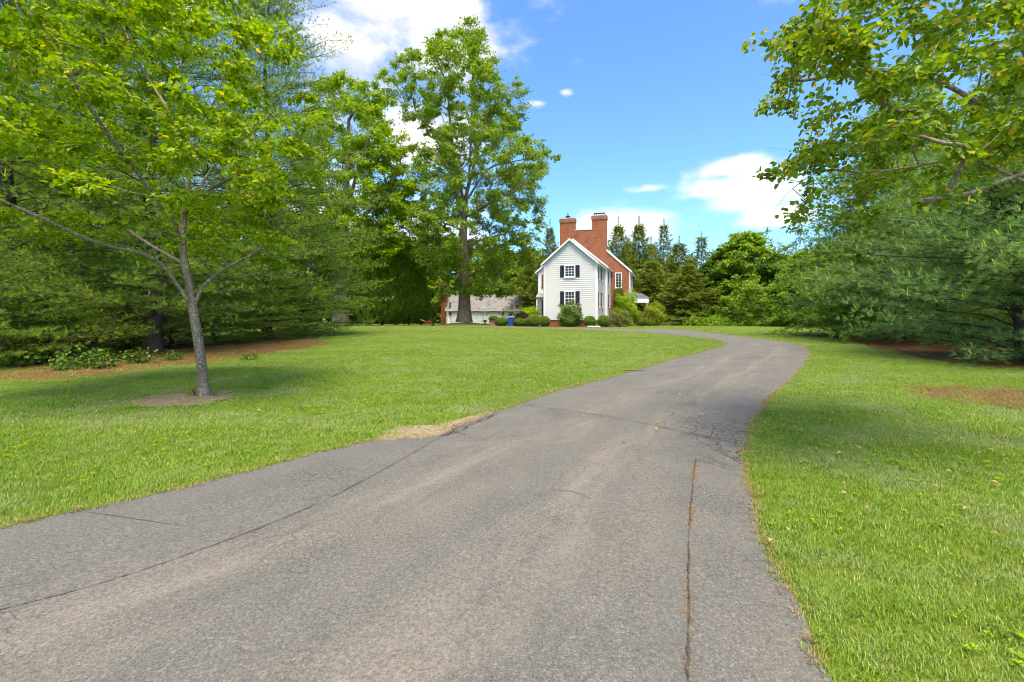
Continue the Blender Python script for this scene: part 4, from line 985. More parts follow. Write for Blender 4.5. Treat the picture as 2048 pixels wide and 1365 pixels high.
for i, (src, px, d, s, lab) in enumerate(plant):
    put(src, px, d, lab, 'tree', WOOD, (i * 2.399) % 6.28, s, first=(src.name not in used)); used.add(src.name)

# dark understory masses that close the wood (reads as one mass)
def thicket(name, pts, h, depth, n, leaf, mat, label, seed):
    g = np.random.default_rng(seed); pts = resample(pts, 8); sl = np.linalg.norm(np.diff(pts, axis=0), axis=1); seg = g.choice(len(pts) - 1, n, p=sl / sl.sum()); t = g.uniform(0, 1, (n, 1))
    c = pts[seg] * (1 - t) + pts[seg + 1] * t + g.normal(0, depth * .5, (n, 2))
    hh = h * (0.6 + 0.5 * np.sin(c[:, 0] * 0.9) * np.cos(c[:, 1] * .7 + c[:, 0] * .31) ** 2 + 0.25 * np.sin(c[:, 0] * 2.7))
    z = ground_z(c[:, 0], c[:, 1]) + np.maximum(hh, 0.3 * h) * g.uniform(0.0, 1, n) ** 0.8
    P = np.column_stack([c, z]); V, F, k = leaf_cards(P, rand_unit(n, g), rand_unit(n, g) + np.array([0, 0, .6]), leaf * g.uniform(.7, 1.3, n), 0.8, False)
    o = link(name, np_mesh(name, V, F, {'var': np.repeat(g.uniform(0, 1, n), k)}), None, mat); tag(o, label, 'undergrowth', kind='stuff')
w2 = lambda px, d: (X_at(px, d), d)
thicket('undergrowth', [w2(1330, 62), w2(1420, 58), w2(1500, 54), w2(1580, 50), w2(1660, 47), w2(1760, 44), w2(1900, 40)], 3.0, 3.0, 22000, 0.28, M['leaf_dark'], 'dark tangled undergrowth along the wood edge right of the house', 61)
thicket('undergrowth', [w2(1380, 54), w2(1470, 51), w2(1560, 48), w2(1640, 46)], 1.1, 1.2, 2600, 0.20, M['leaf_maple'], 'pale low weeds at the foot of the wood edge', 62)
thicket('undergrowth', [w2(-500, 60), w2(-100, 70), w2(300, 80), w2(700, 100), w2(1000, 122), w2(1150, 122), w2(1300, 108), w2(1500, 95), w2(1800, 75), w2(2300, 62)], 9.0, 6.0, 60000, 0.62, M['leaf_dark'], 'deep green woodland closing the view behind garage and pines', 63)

# --- vines and seedlings in the needle bed
def leafy_bush(name, seed, rx, ry, h, n, leaf, mat, oval=False, W=0.7, top=0.5, stems=7, ball=False):
    g = np.random.default_rng(seed); sk = Skel(3000); sk.poly([np.array([0, 0, 0.0]), np.array([0, 0, h * 0.1])])
    for s in range(stems):
        a = g.uniform(0, 6.28); q = g.uniform(.3, .8); sk.poly([sk.p[1], np.array([rx * q * .5 * math.cos(a), ry * q * .5 * math.sin(a), h * .4]), np.array([rx * q * math.cos(a), ry * q * math.sin(a), h * g.uniform(.6, .9)])], 1)
    v = rand_unit(n, g); rad = (g.uniform(0.62, 1.0, n) ** 0.5 if ball else g.uniform(0.25, 1, n) ** 0.5 * (1 + 0.22 * np.sin(v[:, 0] * 5 + seed) * np.cos(v[:, 1] * 6) + 0.18 * np.sin(v[:, 2] * 7 + v[:, 0] * 4)))
    P = v * rad[:, None] * np.array([rx, ry, h / 2]) + np.array([0, 0, h / 2]); P[:, 2] = np.maximum(P[:, 2], 0.02)
    NR = v + rand_unit(n, g) * .7 + np.array([0, 0, .4]); AX = np.cross(NR, rand_unit(n, g)) + v * .5
    V, F, k = leaf_cards(P, AX, NR, leaf * g.uniform(.7, 1.3, n), W, oval)
    t = empty(name); link('stem', sk.mesh('stem', 0.02 + h * 0.012, 0.004, 5), t, M['bark_grey'])
    c = link('foliage', np_mesh('foliage', V, F, {'var': np.repeat(g.uniform(0, 1, n), k)}), t, mat); c['kind'] = 'stuff'
    return t
vine = leafy_bush('vine_clump', 71, 0.55, 0.4, 0.5, 170, 0.105, M['leaf_ivy'], True, 0.8)
GV = 'leafy vine clumps at the front of the needle bed'
for i, (px, py, s, lab) in enumerate([(35, 735, 1.2, 'vine clump at the picture edge on the needle bed'), (95, 728, 1.3, 'large vine clump under the edge pine'), (128, 742, 0.8, 'small bright vine clump left of the needle bed gap'),
                                      (165, 734, 1.1, 'vine clump in front of the shaded pine'), (205, 738, 0.9, 'bright vine clump midway along the bed front'), (275, 728, 0.9, 'vine clump at the foot of the dark pine'),
                                      (292, 700, 1.5, 'tall vine clump climbing round the dark pine trunk'), (345, 722, 0.6, 'tiny vine clump just left of the spotted trunk'), (500, 722, 0.5, 'tiny vine clump right of the spotted trunk in thin grass'), (60, 700, 1.6, 'tall vine clump deep under the edge pine')]):
    d = CAMH * FPX / (py - HOR); put(vine, px, d, lab, 'vine', GV, i * 1.3, s, first=(i == 0))
weed = leafy_bush('yellow_weed', 73, 0.09, 0.08, 0.22, 60, 0.04, M['leaf_gold'], True, 0.7)
put(weed, 388, 8.78, 'yellow weed tuft at the left foot of the spotted trunk', 'weed', 'weeds at the foot of the spotted trunk', 0, 1.0, first=True)
put(weed, 428, 8.80, 'yellow weed tuft at the right foot of the spotted trunk', 'weed', 'weeds at the foot of the spotted trunk', 2, 0.7)

# ================================================================== HOUSE
TH = R(-17.6)
house = empty('house', (8.6, 45.8, 0.0), TH)
tag(house, 'white clapboard house with brick gable end and twin brick chimneys', 'house')
def HW(x, y): c, s = math.cos(TH), math.sin(TH); return (8.6 + c * x - s * y, 45.8 + s * x + c * y)
SL = 0.86
BL = [dict(x0=-5.47, x1=0.0, y0=0.0, y1=7.0, zr=8.9, ze0=6.55, ze1=6.55), dict(x0=-7.9, x1=0.25, y0=7.0, y1=13.0, zr=9.95, ze0=6.34, ze1=6.75),
      dict(x0=-9.1, x1=2.56, y0=13.0, y1=25.0, zr=12.1, ze0=6.74, ze1=6.74)]
def gable_poly(b, base): xr = b['x0'] + (b['zr'] - b['ze0']) / ((b['zr'] - b['ze0']) + (b['zr'] - b['ze1'])) * (b['x1'] - b['x0']); b['xr'] = xr; return [(b['x0'], base), (b['x1'], base), (b['x1'], b['ze1']), (xr, b['zr']), (b['x0'], b['ze0'])]
walls = []
for i, b in enumerate(BL):
    w = MB().prism(gable_poly(b, 0.63 if i < 2 else -1.2), 1, b['y0'] + (0.002 if i else 0), b['y1']).build('wall', M['siding'] if i < 2 else M['white'], house); walls.append(w)
    if i < 2: MB().box(b['x0'] + 0.03, b['x1'] - 0.03, b['y0'] + 0.03, b['y1'] - 0.01, -1.2, 0.63).build('foundation', M['brick'], house)
walls[2]['label'] = 'white rear block of the house'
# clapboards, one by one
EXPO = 0.21
def board_mesh(L0, L1, z0, z1, a0, a1):       # leaning board in its own plane: bottom proud, top tucked in
    m = MB(); v = [(L0, -0.055, z0), (L1, -0.055, z0), (a1, -0.006, z1), (a0, -0.006, z1), (L0, 0.0, z0), (L1, 0.0, z0), (a1, 0.0, z1), (a0, 0.0, z1)]
    return m.add(v, [(0, 1, 2, 3), (4, 7, 6, 5), (0, 4, 5, 1), (1, 5, 6, 2), (2, 6, 7, 3), (3, 7, 4, 0)]).mesh('siding_board')
b = BL[0]; z = 0.66
while z < b['zr'] - 0.25:
    z1 = min(z + EXPO - 0.03, b['zr'] - 0.06)
    def lim(zq):
        if zq <= 6.35: return b['x0'] + 0.12, b['x1'] - 0.12
        s = (zq - 6.55) / (b['zr'] - 6.55); return b['x0'] + 0.12 + max(0, s) * 2.62, b['x1'] - 0.12 - max(0, s) * 2.62
    (l0, l1), (a0, a1) = lim(z), lim(z1)
    link('siding_board', board_mesh(l0, l1, z, z1, a0, a1), walls[0], M['siding']); z += EXPO
for bi in (0, 1):
    b = BL[bi]; me = board_mesh(0.1, (b['y1'] - b['y0']) - 0.1, 0, EXPO - 0.03, 0.1, (b['y1'] - b['y0']) - 0.1); z = 0.66
    while z < b['ze1'] - 0.2:
        o = link('siding_board', me, walls[bi], M['siding']); o.location = (b['x1'], b['y0'], z); o.rotation_euler = (0, 0, R(90)); z += EXPO
# left return of the middle block facing the drive
b = BL[1]
# corner boards
for (x, y) in ((BL[0]['x0'] + .05, -0.035), (BL[0]['x1'] - .05, -0.035), (BL[0]['x1'] + 0.012, 0.06), (BL[1]['x1'] + 0.014, 7.07), (BL[1]['x1'] - .06, 6.985), (BL[1]['x1'] + .012, 12.9)):
    MB().box(x - 0.075, x + 0.075, y - 0.03, y + 0.05, 0.63, 6.5).build('corner_board', M['white'], house)
# roofs: two slabs per block with rakes, gutters and downspouts
for i, b in enumerate(BL):
    ov, th = 0.22, 0.16; y0 = b['y0'] - (0.28 if i < 2 else -0.42); y1 = b['y1'] + (0.0 if i < 2 else 0.3)
    sr = (b['zr'] - b['ze1']) / (b['x1'] - b['xr']); sl = (b['zr'] - b['ze0']) / (b['xr'] - b['x0'])
    MB().prism([(b['xr'], b['zr'] + .02), (b['x1'] + ov, b['ze1'] - ov * sr + .02), (b['x1'] + ov, b['ze1'] - ov * sr + th), (b['xr'], b['zr'] + .02 + th)], 1, y0, y1).build('roof', M['shingle'], house)
    MB().prism([(b['xr'], b['zr'] + .02), (b['x0'] - ov, b['ze0'] - ov * sl + .02), (b['x0'] - ov, b['ze0'] - ov * sl + th), (b['xr'], b['zr'] + .02 + th)], 1, y0, y1).build('roof', M['shingle'], house)
    rk = 0.30 if i == 1 else 0.22
    for sgn, xe, ze, s in ((1, b['x1'], b['ze1'], sr), (-1, b['x0'], b['ze0'], sl)):
        yb = y0 - 0.035
        MB().prism([(b['xr'], b['zr'] + .19), (xe + sgn * (ov + .01), ze - (ov + .01) * s + .19), (xe + sgn * (ov + .01), ze - (ov + .01) * s - 0.02), (b['xr'], b['zr'] + .19 - rk)], 1, yb, y0 - 0.003).build('rake_board', M['white'], house)
        gx = xe + sgn * (ov + .05)
        MB().box(min(gx - .06, gx + .06), gx + .06, y0 + .02, y1, ze - ov * s - .03, ze - ov * s + .11).build('gutter', M['gutter'], house)
        MB().box(min(xe, xe + sgn * ov), max(xe, xe + sgn * ov), y0, y1, ze - ov * s - .05, ze - ov * s - .02).build('soffit', M['white'], house)
for (x, y) in ((0.10, 0.16), (0.36, 7.2), (2.66, 13.2), (-5.56, 0.2)):
    m = MB(); m.tube((x, y, 0.1), (x, y, 6.0), 0.05); m.tube((x, y, 6.0), (x + .12, y - .05, 6.3), 0.05); m.build('downspout', M['gutter'], house)
# windows
def window(parent, x, y, z, w, h, face, cols, rows, shutters=True, sh_w=0.43, sh_mat=None, deep=0.0):
    fr = MB(); c = 0.11
    fr.box(-w/2 - c, -w/2, -0.07, 0.03, -c, h + c); fr.box(w/2, w/2 + c, -0.07, 0.03, -c, h + c); fr.box(-w/2, w/2, -0.07, 0.03, h, h + c); fr.box(-w/2, w/2, -0.07, 0.03, -c, 0)
    o = fr.build('window', M['white'], parent); o.location = (x, y, z); o.rotation_euler = (0, 0, {'front': 0, 'right': R(90), 'left': R(-90)}[face])
    MB().box(-w/2, w/2, -0.022, -0.012, 0, h).build('glass', M['glass'], o)
    mu = MB(); t = 0.014
    for i in range(1, cols): mu.box(-w/2 + w * i / cols - t, -w/2 + w * i / cols + t, -0.046, -0.023, 0, h)
    for j in range(1, rows):
        tt = t * (2.0 if j * 2 == rows else 1); mu.box(-w/2, w/2, -0.05, -0.0235, h * j / rows - tt, h * j / rows + tt)
    mu.build('sash', M['white'], o)
    MB().box(-w/2 - c - .05, w/2 + c + .05, -0.13, 0.0, -c - .06, -c - .002).build('sill', M['white'], o)
    if shutters:
        for sg in (-1, 1):
            x0 = sg * (w/2 + c + 0.02 + sh_w / 2); s = MB(); s.box(x0 - sh_w/2, x0 + sh_w/2, -0.05, 0.0, -c, h + c * .6)
            so = s.build('shutter', sh_mat or M['shutter'], o)
            for (za, zb) in ((0.02, h * .46), (h * .54, h - .03)):
                for k in range(6): MB().box(x0 - sh_w * .36, x0 + sh_w * .36, -0.068, -0.052, za + (zb - za) * k / 6, za + (zb - za) * (k + .62) / 6).build('slat', sh_mat or M['shutter'], so)
    return o
window(house, -2.73, -0.032, 5.18, 0.92, 1.06, 'front', 3, 4)
window(house, -2.73, -0.032, 2.16, 0.92, 1.40, 'front', 3, 4)
for zz_, hh in ((4.95, 1.30), (2.05, 1.50)):
    for y in (2.0, 4.9): window(house, 0.032, y, zz_, 0.85, hh, 'right', 2, 4, True, 0.40)
    window(house, 0.282, 10.0, zz_, 0.85, hh, 'right', 2, 4, True, 0.40)
    for y in (15.6, 19.5): window(house, 2.572, y, zz_ - 0.1, 0.85, hh, 'right', 2, 4, True, 0.40)
# brick gable, chimneys
cw = BL[2]
bp = [(cw['x0'], -1.2), (cw['x1'], -1.2), (cw['x1'], 6.74), (-0.27, 9.34), (-0.27, 12.15), (-6.38, 12.15), (-6.38, 9.24), (cw['x0'], 6.74)]
gw = MB().prism(bp, 1, 12.7, 13.5).build('brick_gable', M['brick'], house); gw['label'] = 'red brick gable wall joining the two chimneys'
for sgn, xe in ((1, cw['x1']), (-1, cw['x0'])):
    xa, za = (-0.27, 9.34) if sgn > 0 else (-6.38, 9.24)
    MB().prism([(xa + sgn * .01, za + .20), (xe + sgn * .28, 6.74 + .20 - .28 * .92), (xe + sgn * .28, 6.74 - .08 - .28 * .92), (xa + sgn * .01, za - .12)], 1, 12.62, 13.56).build('coping', M['white'], house)
MB().box(cw['x1'] - .03, cw['x1'] + .06, 12.66, 13.54, -1.2, 6.52).build('corner_board', M['white'], house)
for (x0, x1, zt, lab) in ((-6.38, -4.40, 13.8, 'shorter brick chimney with a finial cap'), (-2.17, -0.27, 13.95, 'taller brick chimney with a flat grate')):
    ch = MB().box(x0, x1, 12.69, 13.7, 12.0, zt - 0.55).build('chimney', M['brick'], house); ch['label'] = lab
    MB().box(x0 - .06, x1 + .06, 12.62, 13.77, zt - 0.55, zt - 0.04).build('corbel', M['brick_dark'], ch)
    MB().box(x0 - .02, x1 + .02, 12.66, 13.73, zt - 0.04, zt + 0.04).build('cap', M['gutter'], ch)
    xc = (x0 + x1) / 2
    if zt < 13.9:
        m = MB(); m.tube((xc, 13.2, zt), (xc, 13.2, zt + .25), 0.2); m.tube((xc, 13.2, zt + .25), (xc, 13.2, zt + .32), 0.36, 0.36); m.tube((xc, 13.2, zt + .32), (xc, 13.2, zt + .62), 0.22, 0.03)
        m.tube((xc, 13.2, zt + .6), (xc, 13.2, zt + .8), 0.06); m.build('flue_cap', M['metal_dark'], ch)
    else:
        m = MB(); m.box(xc - .7, xc + .75, 12.95, 13.45, zt + .30, zt + .36)
        for k in range(6): m.box(xc - .68 + k * .27, xc - .60 + k * .27, 12.97, 13.43, zt + .02, zt + .30) if k % 5 == 0 else m.box(xc - .68 + k * .27, xc - .60 + k * .27, 12.97, 13.43, zt + .2, zt + .30)
        m.build('flue_grate', M['metal_dark'], ch)
MB().box(-4.42, -2.15, 12.66, 13.54, 12.13, 12.2).build('saddle_coping', M['gutter'], house)
window(house, 1.24, 12.69, 4.60, 0.62, 1.75, 'front', 2, 5, False)
window(house, 1.24, 12.69, 1.50, 0.62, 1.75, 'front', 2, 5, False)
# two-storey glazed side bay of the middle block, in view left of the front wing
bx0, bx1, byy = -7.9, -5.5, 6.96
sp = MB().box(bx0 + .02, bx1, byy - .02, byy + .03, -1.0, 6.2).build('side_bay', M['white'], house); sp['label'] = 'white side bay with brown shuttered openings'
for za, zb in ((4.45, 6.0), (0.95, 2.85)):
    for xa, xb, mt in ((bx0 + .45, bx0 + .95, 'shutter_brown'), (bx0 + 1.15, bx0 + 1.75, 'shutter_brown')):
        pn = MB().box(xa, xb, byy - .06, byy - .022, za, zb).build('louvre_panel', M[mt], sp)
        for k in range(9): MB().box(xa + .05, xb - .05, byy - .085, byy - .062, za + .06 + (zb - za - .1) * k / 9, za + .06 + (zb - za - .1) * (k + .6) / 9).build('slat', M[mt], pn)
    MB().box(bx0 + .40, bx1 - .1, byy - .10, byy - .024, za - .12, za - .02).build('sill', M['shutter_brown'], sp)
MB().prism([(byy - .9, 3.05), (byy - .02, 3.55), (byy - .02, 3.75), (byy - .95, 3.2)], 0, bx0 - .05, bx1 - .02).build('pent_roof', M['shingle'], sp)
MB().box(bx0, bx0 + .14, byy - .85, byy - .70, -1.0, 3.1).build('post', M['white'], sp)
# side porch
po = MB().prism([(2.60, 3.15), (5.0, 3.15), (5.0, 3.3), (3.9, 3.95), (2.60, 3.95)], 1, 15.8, 18.6).build('porch', M['shingle'], house); po['label'] = 'small grey roofed side porch on white columns'
MB().box(2.62, 4.9, 15.7, 18.5, 2.62, 3.14).build('beam', M['white'], po)
for (x, y) in ((2.75, 15.9), (4.72, 15.9), (4.72, 18.3)):
    m = MB(); m.box(x - .13, x + .13, y - .13, y + .13, -.9, -.5); m.tube((x, y, -.5), (x, y, 2.5), 0.11, 0.095, 14); m.box(x - .13, x + .13, y - .13, y + .13, 2.48, 2.62); m.build('column', M['white'], po)
MB().box(2.6, 5.6, 15.4, 19.0, -1.4, -.52).build('porch_step', M['brick_dark'], po)

# ------------------------------------------------------------------ planting round the house
def at_house(o, x, y, label, cat, group, rz=0, s=1.0, first=False):
    wx, wy = HW(x, y); loc = (wx, wy, gz(wx, wy))
    if first: o.location = loc; o.rotation_euler = (0, 0, rz); o.scale = (s,) * 3; tag(o, label, cat, group); return o
    c = copy_tree(o, loc, rz, s, label, group); c['category'] = cat; return c
mp = [HW(-8.2, -1.5), HW(-4, -1.6), HW(0.6, -1.6), HW(1.9, 0), HW(2.4, 7), HW(4.6, 12), HW(5.5, 15), HW(2, 14), HW(0.1, 5), HW(-0.2, 0.2), HW(-5.5, 0.3), HW(-8.2, 5)]
patch('mulch_bed', mp, M['mulch'], 0.02, 'dark mulch bed along the foot of the white house', 'mulch bed', 0.05)
boxw = leafy_bush('boxwood', 81, 0.62, 0.62, 1.12, 5200, 0.085, M['leaf_box'], False, 0.75, ball=True)
GBX = 'clipped boxwood balls in front of the house'
for i, (x, y, s, lab) in enumerate([(-2.62, -1.0, 1.08, 'boxwood ball in front of the flowering shrub under the facade windows'), (-5.2, -0.9, 0.95, 'boxwood ball at the left corner of the facade'), (-6.4, -0.5, 1.02, 'boxwood ball left of the facade corner under the side bay'),
                                    (-0.55, -1.0, 0.96, 'boxwood ball on the bare brick foundation right of the flowering shrub'), (0.85, -0.9, 1.02, 'boxwood ball at the right corner by the white stones'), (4.3, 6.2, 0.85, 'boxwood ball before the brick gable'), (5.1, 6.8, 0.55, 'smallest boxwood ball beside the golden shrub'),
                                    (-7.6, 1.5, 0.85, 'boxwood ball furthest left at the bed end')]):
    at_house(boxw, x, y, lab, 'boxwood', GBX, i * .9, s, first=(i == 0))
hyd = leafy_bush('flowering_shrub', 83, 1.15, 0.95, 2.45, 2600, 0.17, M['leaf_shrub'], True, 0.7, stems=9)
at_house(hyd, -2.6, -0.55, 'loose flowering shrub with pale pink heads under the facade windows', 'shrub', None, 0.4, 1.0, True)
g = np.random.default_rng(84)
for k in range(9):
    a, b_ = g.uniform(-.8, .8), g.uniform(-.6, .2); m = MB()
    for j in range(16): 
        v = Vector(rand_unit(1, g)[0]) * .08; m.tube(v, v + Vector((0, 0, .035)), .03, .02, 5)
    o = m.build('flower_head', M['wood_pale'], hyd); o.location = (a, b_, 2.05 + .25 * g.uniform() - .35 * abs(a))
aza = leafy_bush('azalea_shrub', 85, 1.0, 1.0, 1.7, 3200, 0.12, M['leaf_azalea'], True, 0.6, stems=9)
at_house(aza, 2.3, 0.8, 'pale mottled azalea shrub beside the right corner boxwood', 'shrub', None, 0, 1.0, True)
tall = leafy_bush('leafy_shrub', 87, 1.25, 1.1, 3.7, 5500, 0.15, M['leaf_lime'], True, 0.6, stems=10)
at_house(tall, 2.7, 4.6, 'tall bright green shrub against the brick gable', 'shrub', None, 0, 1.0, True)
holly = leafy_bush('holly_tree', 88, 0.75, 0.75, 4.9, 4200, 0.14, M['leaf_dark'], True, 0.6, stems=6)
at_house(holly, 1.4, 10.5, 'dark upright holly between the white wing and the brick gable', 'shrub', None, 0, 1.0, True)
gold = leafy_bush('golden_shrub', 89, 1.2, 1.15, 2.6, 4800, 0.14, M['leaf_gold'], True, 0.6, stems=9)
at_house(gold, 5.6, 8.4, 'rounded golden shrub in front of the side porch', 'shrub', None, 0, 1.0, True)
orange = leafy_bush('orange_shrub', 90, 0.4, 0.4, 1.6, 900, 0.10, M['leaf_azalea'], True, 0.6)
at_house(orange, 3.9, 5.3, 'slim orange tinged shrub before the brick gable foot', 'shrub', None, 0, 1.0, True)
plum = leafy_bush('purple_shrub', 91, 0.8, 0.8, 1.5, 2000, 0.13, M['leaf_plum'], True, 0.6)
at_house(plum, -8.9, 3.2, 'dark purple leaved shrub left of the side bay', 'shrub', None, 0, 1.0, True)
lg = leafy_bush('leafy_shrub', 92, 1.0, 1.0, 1.9, 3000, 0.14, M['leaf_lime'], True, 0.6)
at_house(lg, -8.2, 4.8, 'spreading bright green shrub over the purple shrub by the side bay', 'shrub', None, 0, 1.15, True)
for i, (px, d, s, lab) in enumerate([(1001, 50, 0.85, 'clipped bush just right of the brick planter'), (1007, 54, 0.9, 'clipped bush behind the one right of the planter'), (1039, 49, 0.8, 'small bright bush right of the blue bin'), (1034, 53, 1.15, 'clipped bush behind the small bright bush')]):
    c = put(boxw, px, d, lab, 'boxwood', 'clipped bushes by the garage court', i * 1.1, (s * 1.25, s * 1.1, s))
# white stones at the bed edge
stone_m = MB()
for k, (dx, dy, r) in enumerate([(0, 0, .22), (.36, .05, .2), (.68, 0, .17), (-.32, .04, .18)]):
    m = MB(); n = 9
    rings = [(0.0, .9), (.4, 1.0), (.75, .75), (1.0, .2)]; v = []
    for (zf, rf) in rings:
        for i in range(n): t = 2 * math.pi * i / n; v.append((r * rf * math.cos(t) * (1 + .12 * math.sin(3 * t + k)), r * rf * math.sin(t) * .8, r * .55 * zf))
    f = [(a * n + i, a * n + (i + 1) % n, (a + 1) * n + (i + 1) % n, (a + 1) * n + i) for a in range(3) for i in range(n)] + [tuple(range(3 * n, 4 * n))]
    wx, wy = HW(-0.05 + dx - .2, -1.75 + dy); o = m.add(v, f).build('stone', M['stone']); o.location = (wx, wy, gz(wx, wy) + .02)
    tag(o, ['whitest large stone at the bed edge by the corner boxwood', 'white stone second from the corner boxwood', 'small white stone closest to the corner boxwood', 'white stone furthest from the corner boxwood'][k], 'stone', 'white stones at the bed edge')
# stair rail posts beside the porch
for i, (px, lab) in enumerate(((1302, 'pale rail post nearest the porch'), (1318, 'pale rail post further from the porch'))):
    x = X_at(px, 56); m = MB(); m.box(-.06, .06, -.06, .06, 0, 1.15); m.box(-.08, .08, -.08, .08, 1.15, 1.2); m.prism([(-.08, 1.2), (.08, 1.2), (0, 1.28)], 1, -.08, .08)
    o = m.build('rail_post', M['wood_pale']); o.location = (x, 56, gz(x, 56)); tag(o, lab, 'post', 'posts of the porch steps')
st = MB().box(-.9, .9, -.4, .4, 0, .14).box(-.9, .9, .0, .8, .14, .28).build('brick_step', M['brick_dark'], None, 0.01); x = X_at(1308, 55.5); st.location = (x, 55.5, gz(x, 55.5) - .02)
tag(st, 'low brick steps between the two pale posts', 'steps')

# ================================================================== GARAGE
GTH = R(-4.0); gx0, gy0 = X_at(893, 88), 88.0
garage = empty('garage', (gx0, gy0, gz(gx0, gy0) + 0.15), GTH)
tag(garage, 'long low white garage with three arched doors and stained slate roof', 'garage')
GL, GD, GE, GR = 20.5, 8.0, 2.75, 5.75
gwl = MB().prism([(0, -1), (GD, -1), (GD, GE), (GD / 2, GR - .12), (0, GE)], 0, 0, GL).build('wall', M['white_wall'], garage)
for sgn in (0, 1):
    ye = -0.3 if sgn == 0 else GD + .3; sl_ = (GR - GE) / (GD / 2)
    MB().prism([(GD / 2, GR), (ye, GE - .3 * sl_ + .12), (ye, GE - .3 * sl_), (GD / 2, GR - .12)], 0, -.25, GL + .25).build('roof', M['slate'], garage)
MB().box(-.2, GL + .2, -.44, -.31, GE - .32, GE - .18).build('gutter', M['gutter'], garage)
def arch(w, h, rise, n=10): return [(-w/2, 0), (w/2, 0), (w/2, h - rise)] + [(w/2 * math.cos(math.pi * i / n), h - rise + rise * math.sin(math.pi * i / n)) for i in range(1, n)] + [(-w/2, h - rise)]
for (pa, pb) in ((902, 930), (940, 967), (973, 1002)):
    xc = ((pa + pb) / 2 - 893) / FPX * 88; w = (pb - pa) / FPX * 88
    a_out = arch(w + .16, 2.35, .55); a_in = arch(w, 2.26, .5)
    m = MB(); m.prism([(p[0], p[1]) for p in a_in], 1, -0.06, -0.01)
    o = link('garage_door', m.mesh('garage_door'), garage, M['door_white']); o.location = (xc, 0, 0)
    # ring between outer and inner arch, its dark grey painting the recess shade
    v = [(p[0], -0.1, p[1]) for p in a_out] + [(p[0], -0.1, p[1]) for p in a_in] + [(p[0], -0.0, p[1]) for p in a_out]; n = len(a_out)
    f = [(i, (i + 1) % n, n + (i + 1) % n, n + i) for i in range(1, n)] + [(i, (i + 1) % n, 2 * n + (i + 1) % n, 2 * n + i) for i in range(1, n)]
    MB().add(v, f).build('shade_casing', M['shade_casing'], o)
    for k in range(1, 4): MB().box(-w/2 + .04, w/2 - .04, -.075, -.062, k * .5 - .012, k * .5 + .012).build('panel_joint', M['gutter'], o)
    for sx in (-1, 1):
        for k in (.35, 1.55): MB().box(sx * w/2 * .93 - (.28 if sx > 0 else 0), sx * w/2 * .93 + (.28 if sx < 0 else 0), -.085, -.063, k, k + .05).build('strap_hinge', M['metal_dark'], o)
    MB().box(-.02, .02, -.09, -.063, .95, 1.1).build('handle', M['metal_dark'], o)
# blue framed entrance and small arched window
xc = (1022 - 893) / FPX * 88
d_ = MB().box(xc - .42, xc + .42, -.05, -.005, .05, 2.1).build('door', M['door_white'], garage)
MB().box(xc - .52, xc - .42, -.09, 0, .05, 2.2).box(xc + .42, xc + .52, -.09, 0, .05, 2.2).box(xc - .42, xc + .42, -.09, 0, 2.1, 2.2).build('door_frame', M['blue_paint'], d_)
MB().box(xc - .3, xc + .3, -.06, -.052, 1.05, 1.95).build('door_glass', M['glass'], d_)
xc = (1037 - 893) / FPX * 88; m = MB(); m.prism(arch(1.1, 2.0, .5), 1, -.03, -.006); o = m.build('arched_opening', M['glass'], garage); o.location = (xc, 0, .1)
for px in (900.5, 1006.5):
    xc = (px - 893) / FPX * 88; m = MB(); m.box(-.13, .13, -.30, -.06, 0, .45); m.prism([(-.17, .45), (.17, .45), (0, .68)], 1, -.34, -.02); m.box(-.04, .04, -.1, 0, -.12, .0)
    o = m.build('wall_lantern', M['metal_dark'], garage); o.location = (xc, 0, 1.65)
m = MB(); m.box(-.32, .32, -.32, .32, 0, .75); m.box(-.4, .4, -.4, .4, .75, .83); m.prism([(-.4, .83), (.4, .83), (0, 1.2)], 1, -.4, .4)
o = m.build('roof_vent', M['white'], garage); o.location = ((1005.5 - 893) / FPX * 90, GD / 2, GR - .3)
gc = MB().box(-1.15, -.12, .3, 1.7, -1, 6.9).box(-1.2, -.07, .25, 1.75, 6.9, 7.2).build('chimney', M['brick'], garage); gc['label'] = 'brick end chimney overgrown with rusty vine'
g = np.random.default_rng(93); n = 1300
P = np.column_stack([g.uniform(-1.3, -.0, n), g.uniform(.1, .3, n) - .12 * g.uniform(0, 1, n), np.where(g.uniform(0, 1, n) < .7, 4.6 + 2.9 * g.uniform(0, 1, n) ** .8, 7 * g.uniform(0, 1, n))])
V, F, k = leaf_cards(P, rand_unit(n, g), rand_unit(n, g) + np.array([0, -.8, .3]), .2 * g.uniform(.6, 1.3, n), .8, False)
vn = link('vine', np_mesh('vine', V, F, {'var': np.repeat(g.uniform(0, 1, n), k)}), gc, M['leaf_rust']); vn['kind'] = 'stuff'

# basketball hoop seen from the side, bin, planter, urn, wheelbarrow
hx = X_at(894.5, 78); hp = empty('basketball_hoop', (hx, 78, gz(hx, 78))); tag(hp, 'basketball hoop on a white pole at the garage corner', 'basketball hoop')
MB().tube((0, 0, -.05), (0, 0, 3.1), .07, .06, 12).build('pole', M['white'], hp)
MB().tube((0, 0, 3.0), (.5, 0, 3.2), .04).tube((0, 0, 2.6), (.5, 0, 3.0), .03).build('arm', M['metal_dark'], hp)
MB().box(.5, .56, -.9, .9, 2.75, 3.85).build('backboard', M['metal_dark'], hp, .01)
m = MB()
for i in range(14):
    a, b_ = 2 * math.pi * i / 14, 2 * math.pi * (i + 1) / 14; m.tube((.86 + .23 * math.cos(a), .23 * math.sin(a), 3.05), (.86 + .23 * math.cos(b_), .23 * math.sin(b_), 3.05), .012, .012, 5)
m.tube((.56, 0, 3.05), (.64, 0, 3.05), .03); m.build('rim', M['red_paint'], hp)
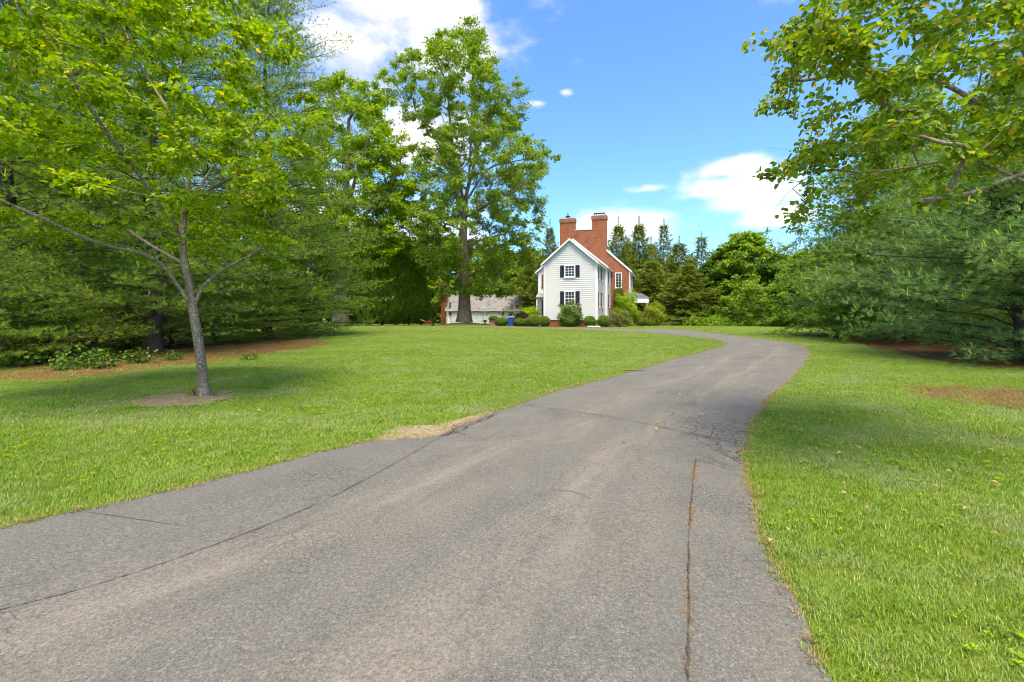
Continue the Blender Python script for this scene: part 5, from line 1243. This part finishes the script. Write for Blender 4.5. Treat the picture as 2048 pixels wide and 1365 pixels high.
bx2 = X_at(1021.5, 49); bn = empty('recycling_bin', (bx2, 49, gz(bx2, 49))); tag(bn, 'blue wheeled recycling bin between the clipped bushes', 'bin')
m = MB(); v = [(-.22, -.24, .05), (.22, -.24, .05), (.22, .24, .05), (-.22, .24, .05), (-.28, -.32, .98), (.28, -.32, .98), (.28, .32, .98), (-.28, .32, .98)]
m.add(v, box_data(0, 1, 0, 1, 0, 1)[1]).build('body', M['blue_plastic'], bn, .02)
MB().prism([(-.36, .985), (.36, .985), (.3, 1.06), (-.28, 1.09)], 0, -.31, .31).build('lid', M['blue_plastic'], bn, .01)
for sx in (-1, 1): MB().tube((sx * .20, .28, .1), (sx * .27, .28, .1), .1, .1, 14).build('wheel', M['rubber'], bn)
MB().tube((-.25, .36, .95), (.25, .36, .95), .018).build('handle', M['blue_plastic'], bn)
px_ = X_at(987, 53); pl = empty('brick_planter', (px_, 53, gz(px_, 53))); tag(pl, 'square brick planter filled with a clipped bush beside the drive', 'planter')
MB().box(-.5, .5, -.5, .5, 0, .52).build('box', M['brick_dark'], pl); MB().box(-.55, .55, -.55, .55, .52, .6).build('rim', M['brick_dark'], pl)
s_ = copy_tree(boxw, (px_, 53, gz(px_, 53) + .5), 1.0, (.95, .9, .62), 'low clipped bush growing in the brick planter', None); s_['category'] = 'boxwood'; s_['group'] = 'clipped bushes by the garage court'
ux = X_at(970, 60); ur = empty('garden_urn', (ux, 60, gz(ux, 60))); tag(ur, 'small dark urn at the foot of a garage door pier', 'urn')
m = MB(); m.tube((0, 0, 0), (0, 0, .08), .2, .16, 14); m.tube((0, 0, .08), (0, 0, .2), .07, .07, 14); m.tube((0, 0, .2), (0, 0, .5), .09, .26, 14); m.build('bowl', M['metal_dark'], ur)
MB().tube((0, 0, .5), (0, 0, .56), .29, .29, 14).build('rim', M['stone'], ur)
wx_ = X_at(857, 50); wb = empty('wheelbarrow', (wx_, 50, gz(wx_, 50)), R(20)); tag(wb, 'red wheelbarrow with raised pale handles at the hedge end', 'wheelbarrow')
v = [(-.18, -.2, .22), (.22, -.2, .22), (.22, .2, .22), (-.18, .2, .22), (-.38, -.33, .55), (.42, -.33, .5), (.42, .33, .5), (-.38, .33, .55)]
MB().add(v, box_data(0, 1, 0, 1, 0, 1)[1]).build('tray', M['red_paint'], wb)
for sy in (-1, 1):
    MB().tube((.5, sy * .08, .17), (-.85, sy * .28, .72), .022).build('handle', M['wood_pale'], wb); MB().tube((-.2, sy * .2, .35), (-.26, sy * .22, 0), .018).build('leg', M['red_paint'], wb)
MB().tube((.5, -.05, .18), (.5, .05, .18), .18, .18, 16).build('wheel', M['rubber'], wb)
# a dropped stick on the drive edge
sx_, sy_ = G(1268, 745); m = MB(); m.tube((-.27, 0, .012), (0, .015, .02), .010, .012, 7).tube((0, .015, .02), (.30, -.01, .014), .012, .007, 7).tube((-.05, .01, .02), (-.14, .07, .03), .006, .003, 5)
o = m.build('stick', M['bark_grey']); o.location = (sx_, sy_, drive_z(sx_, sy_) + .02); tag(o, 'short bare stick lying across the drive edge', 'stick')
print('tris', sum(sum(len(p.vertices) - 2 for p in me.polygons) for me in bpy.data.meshes if me.users))
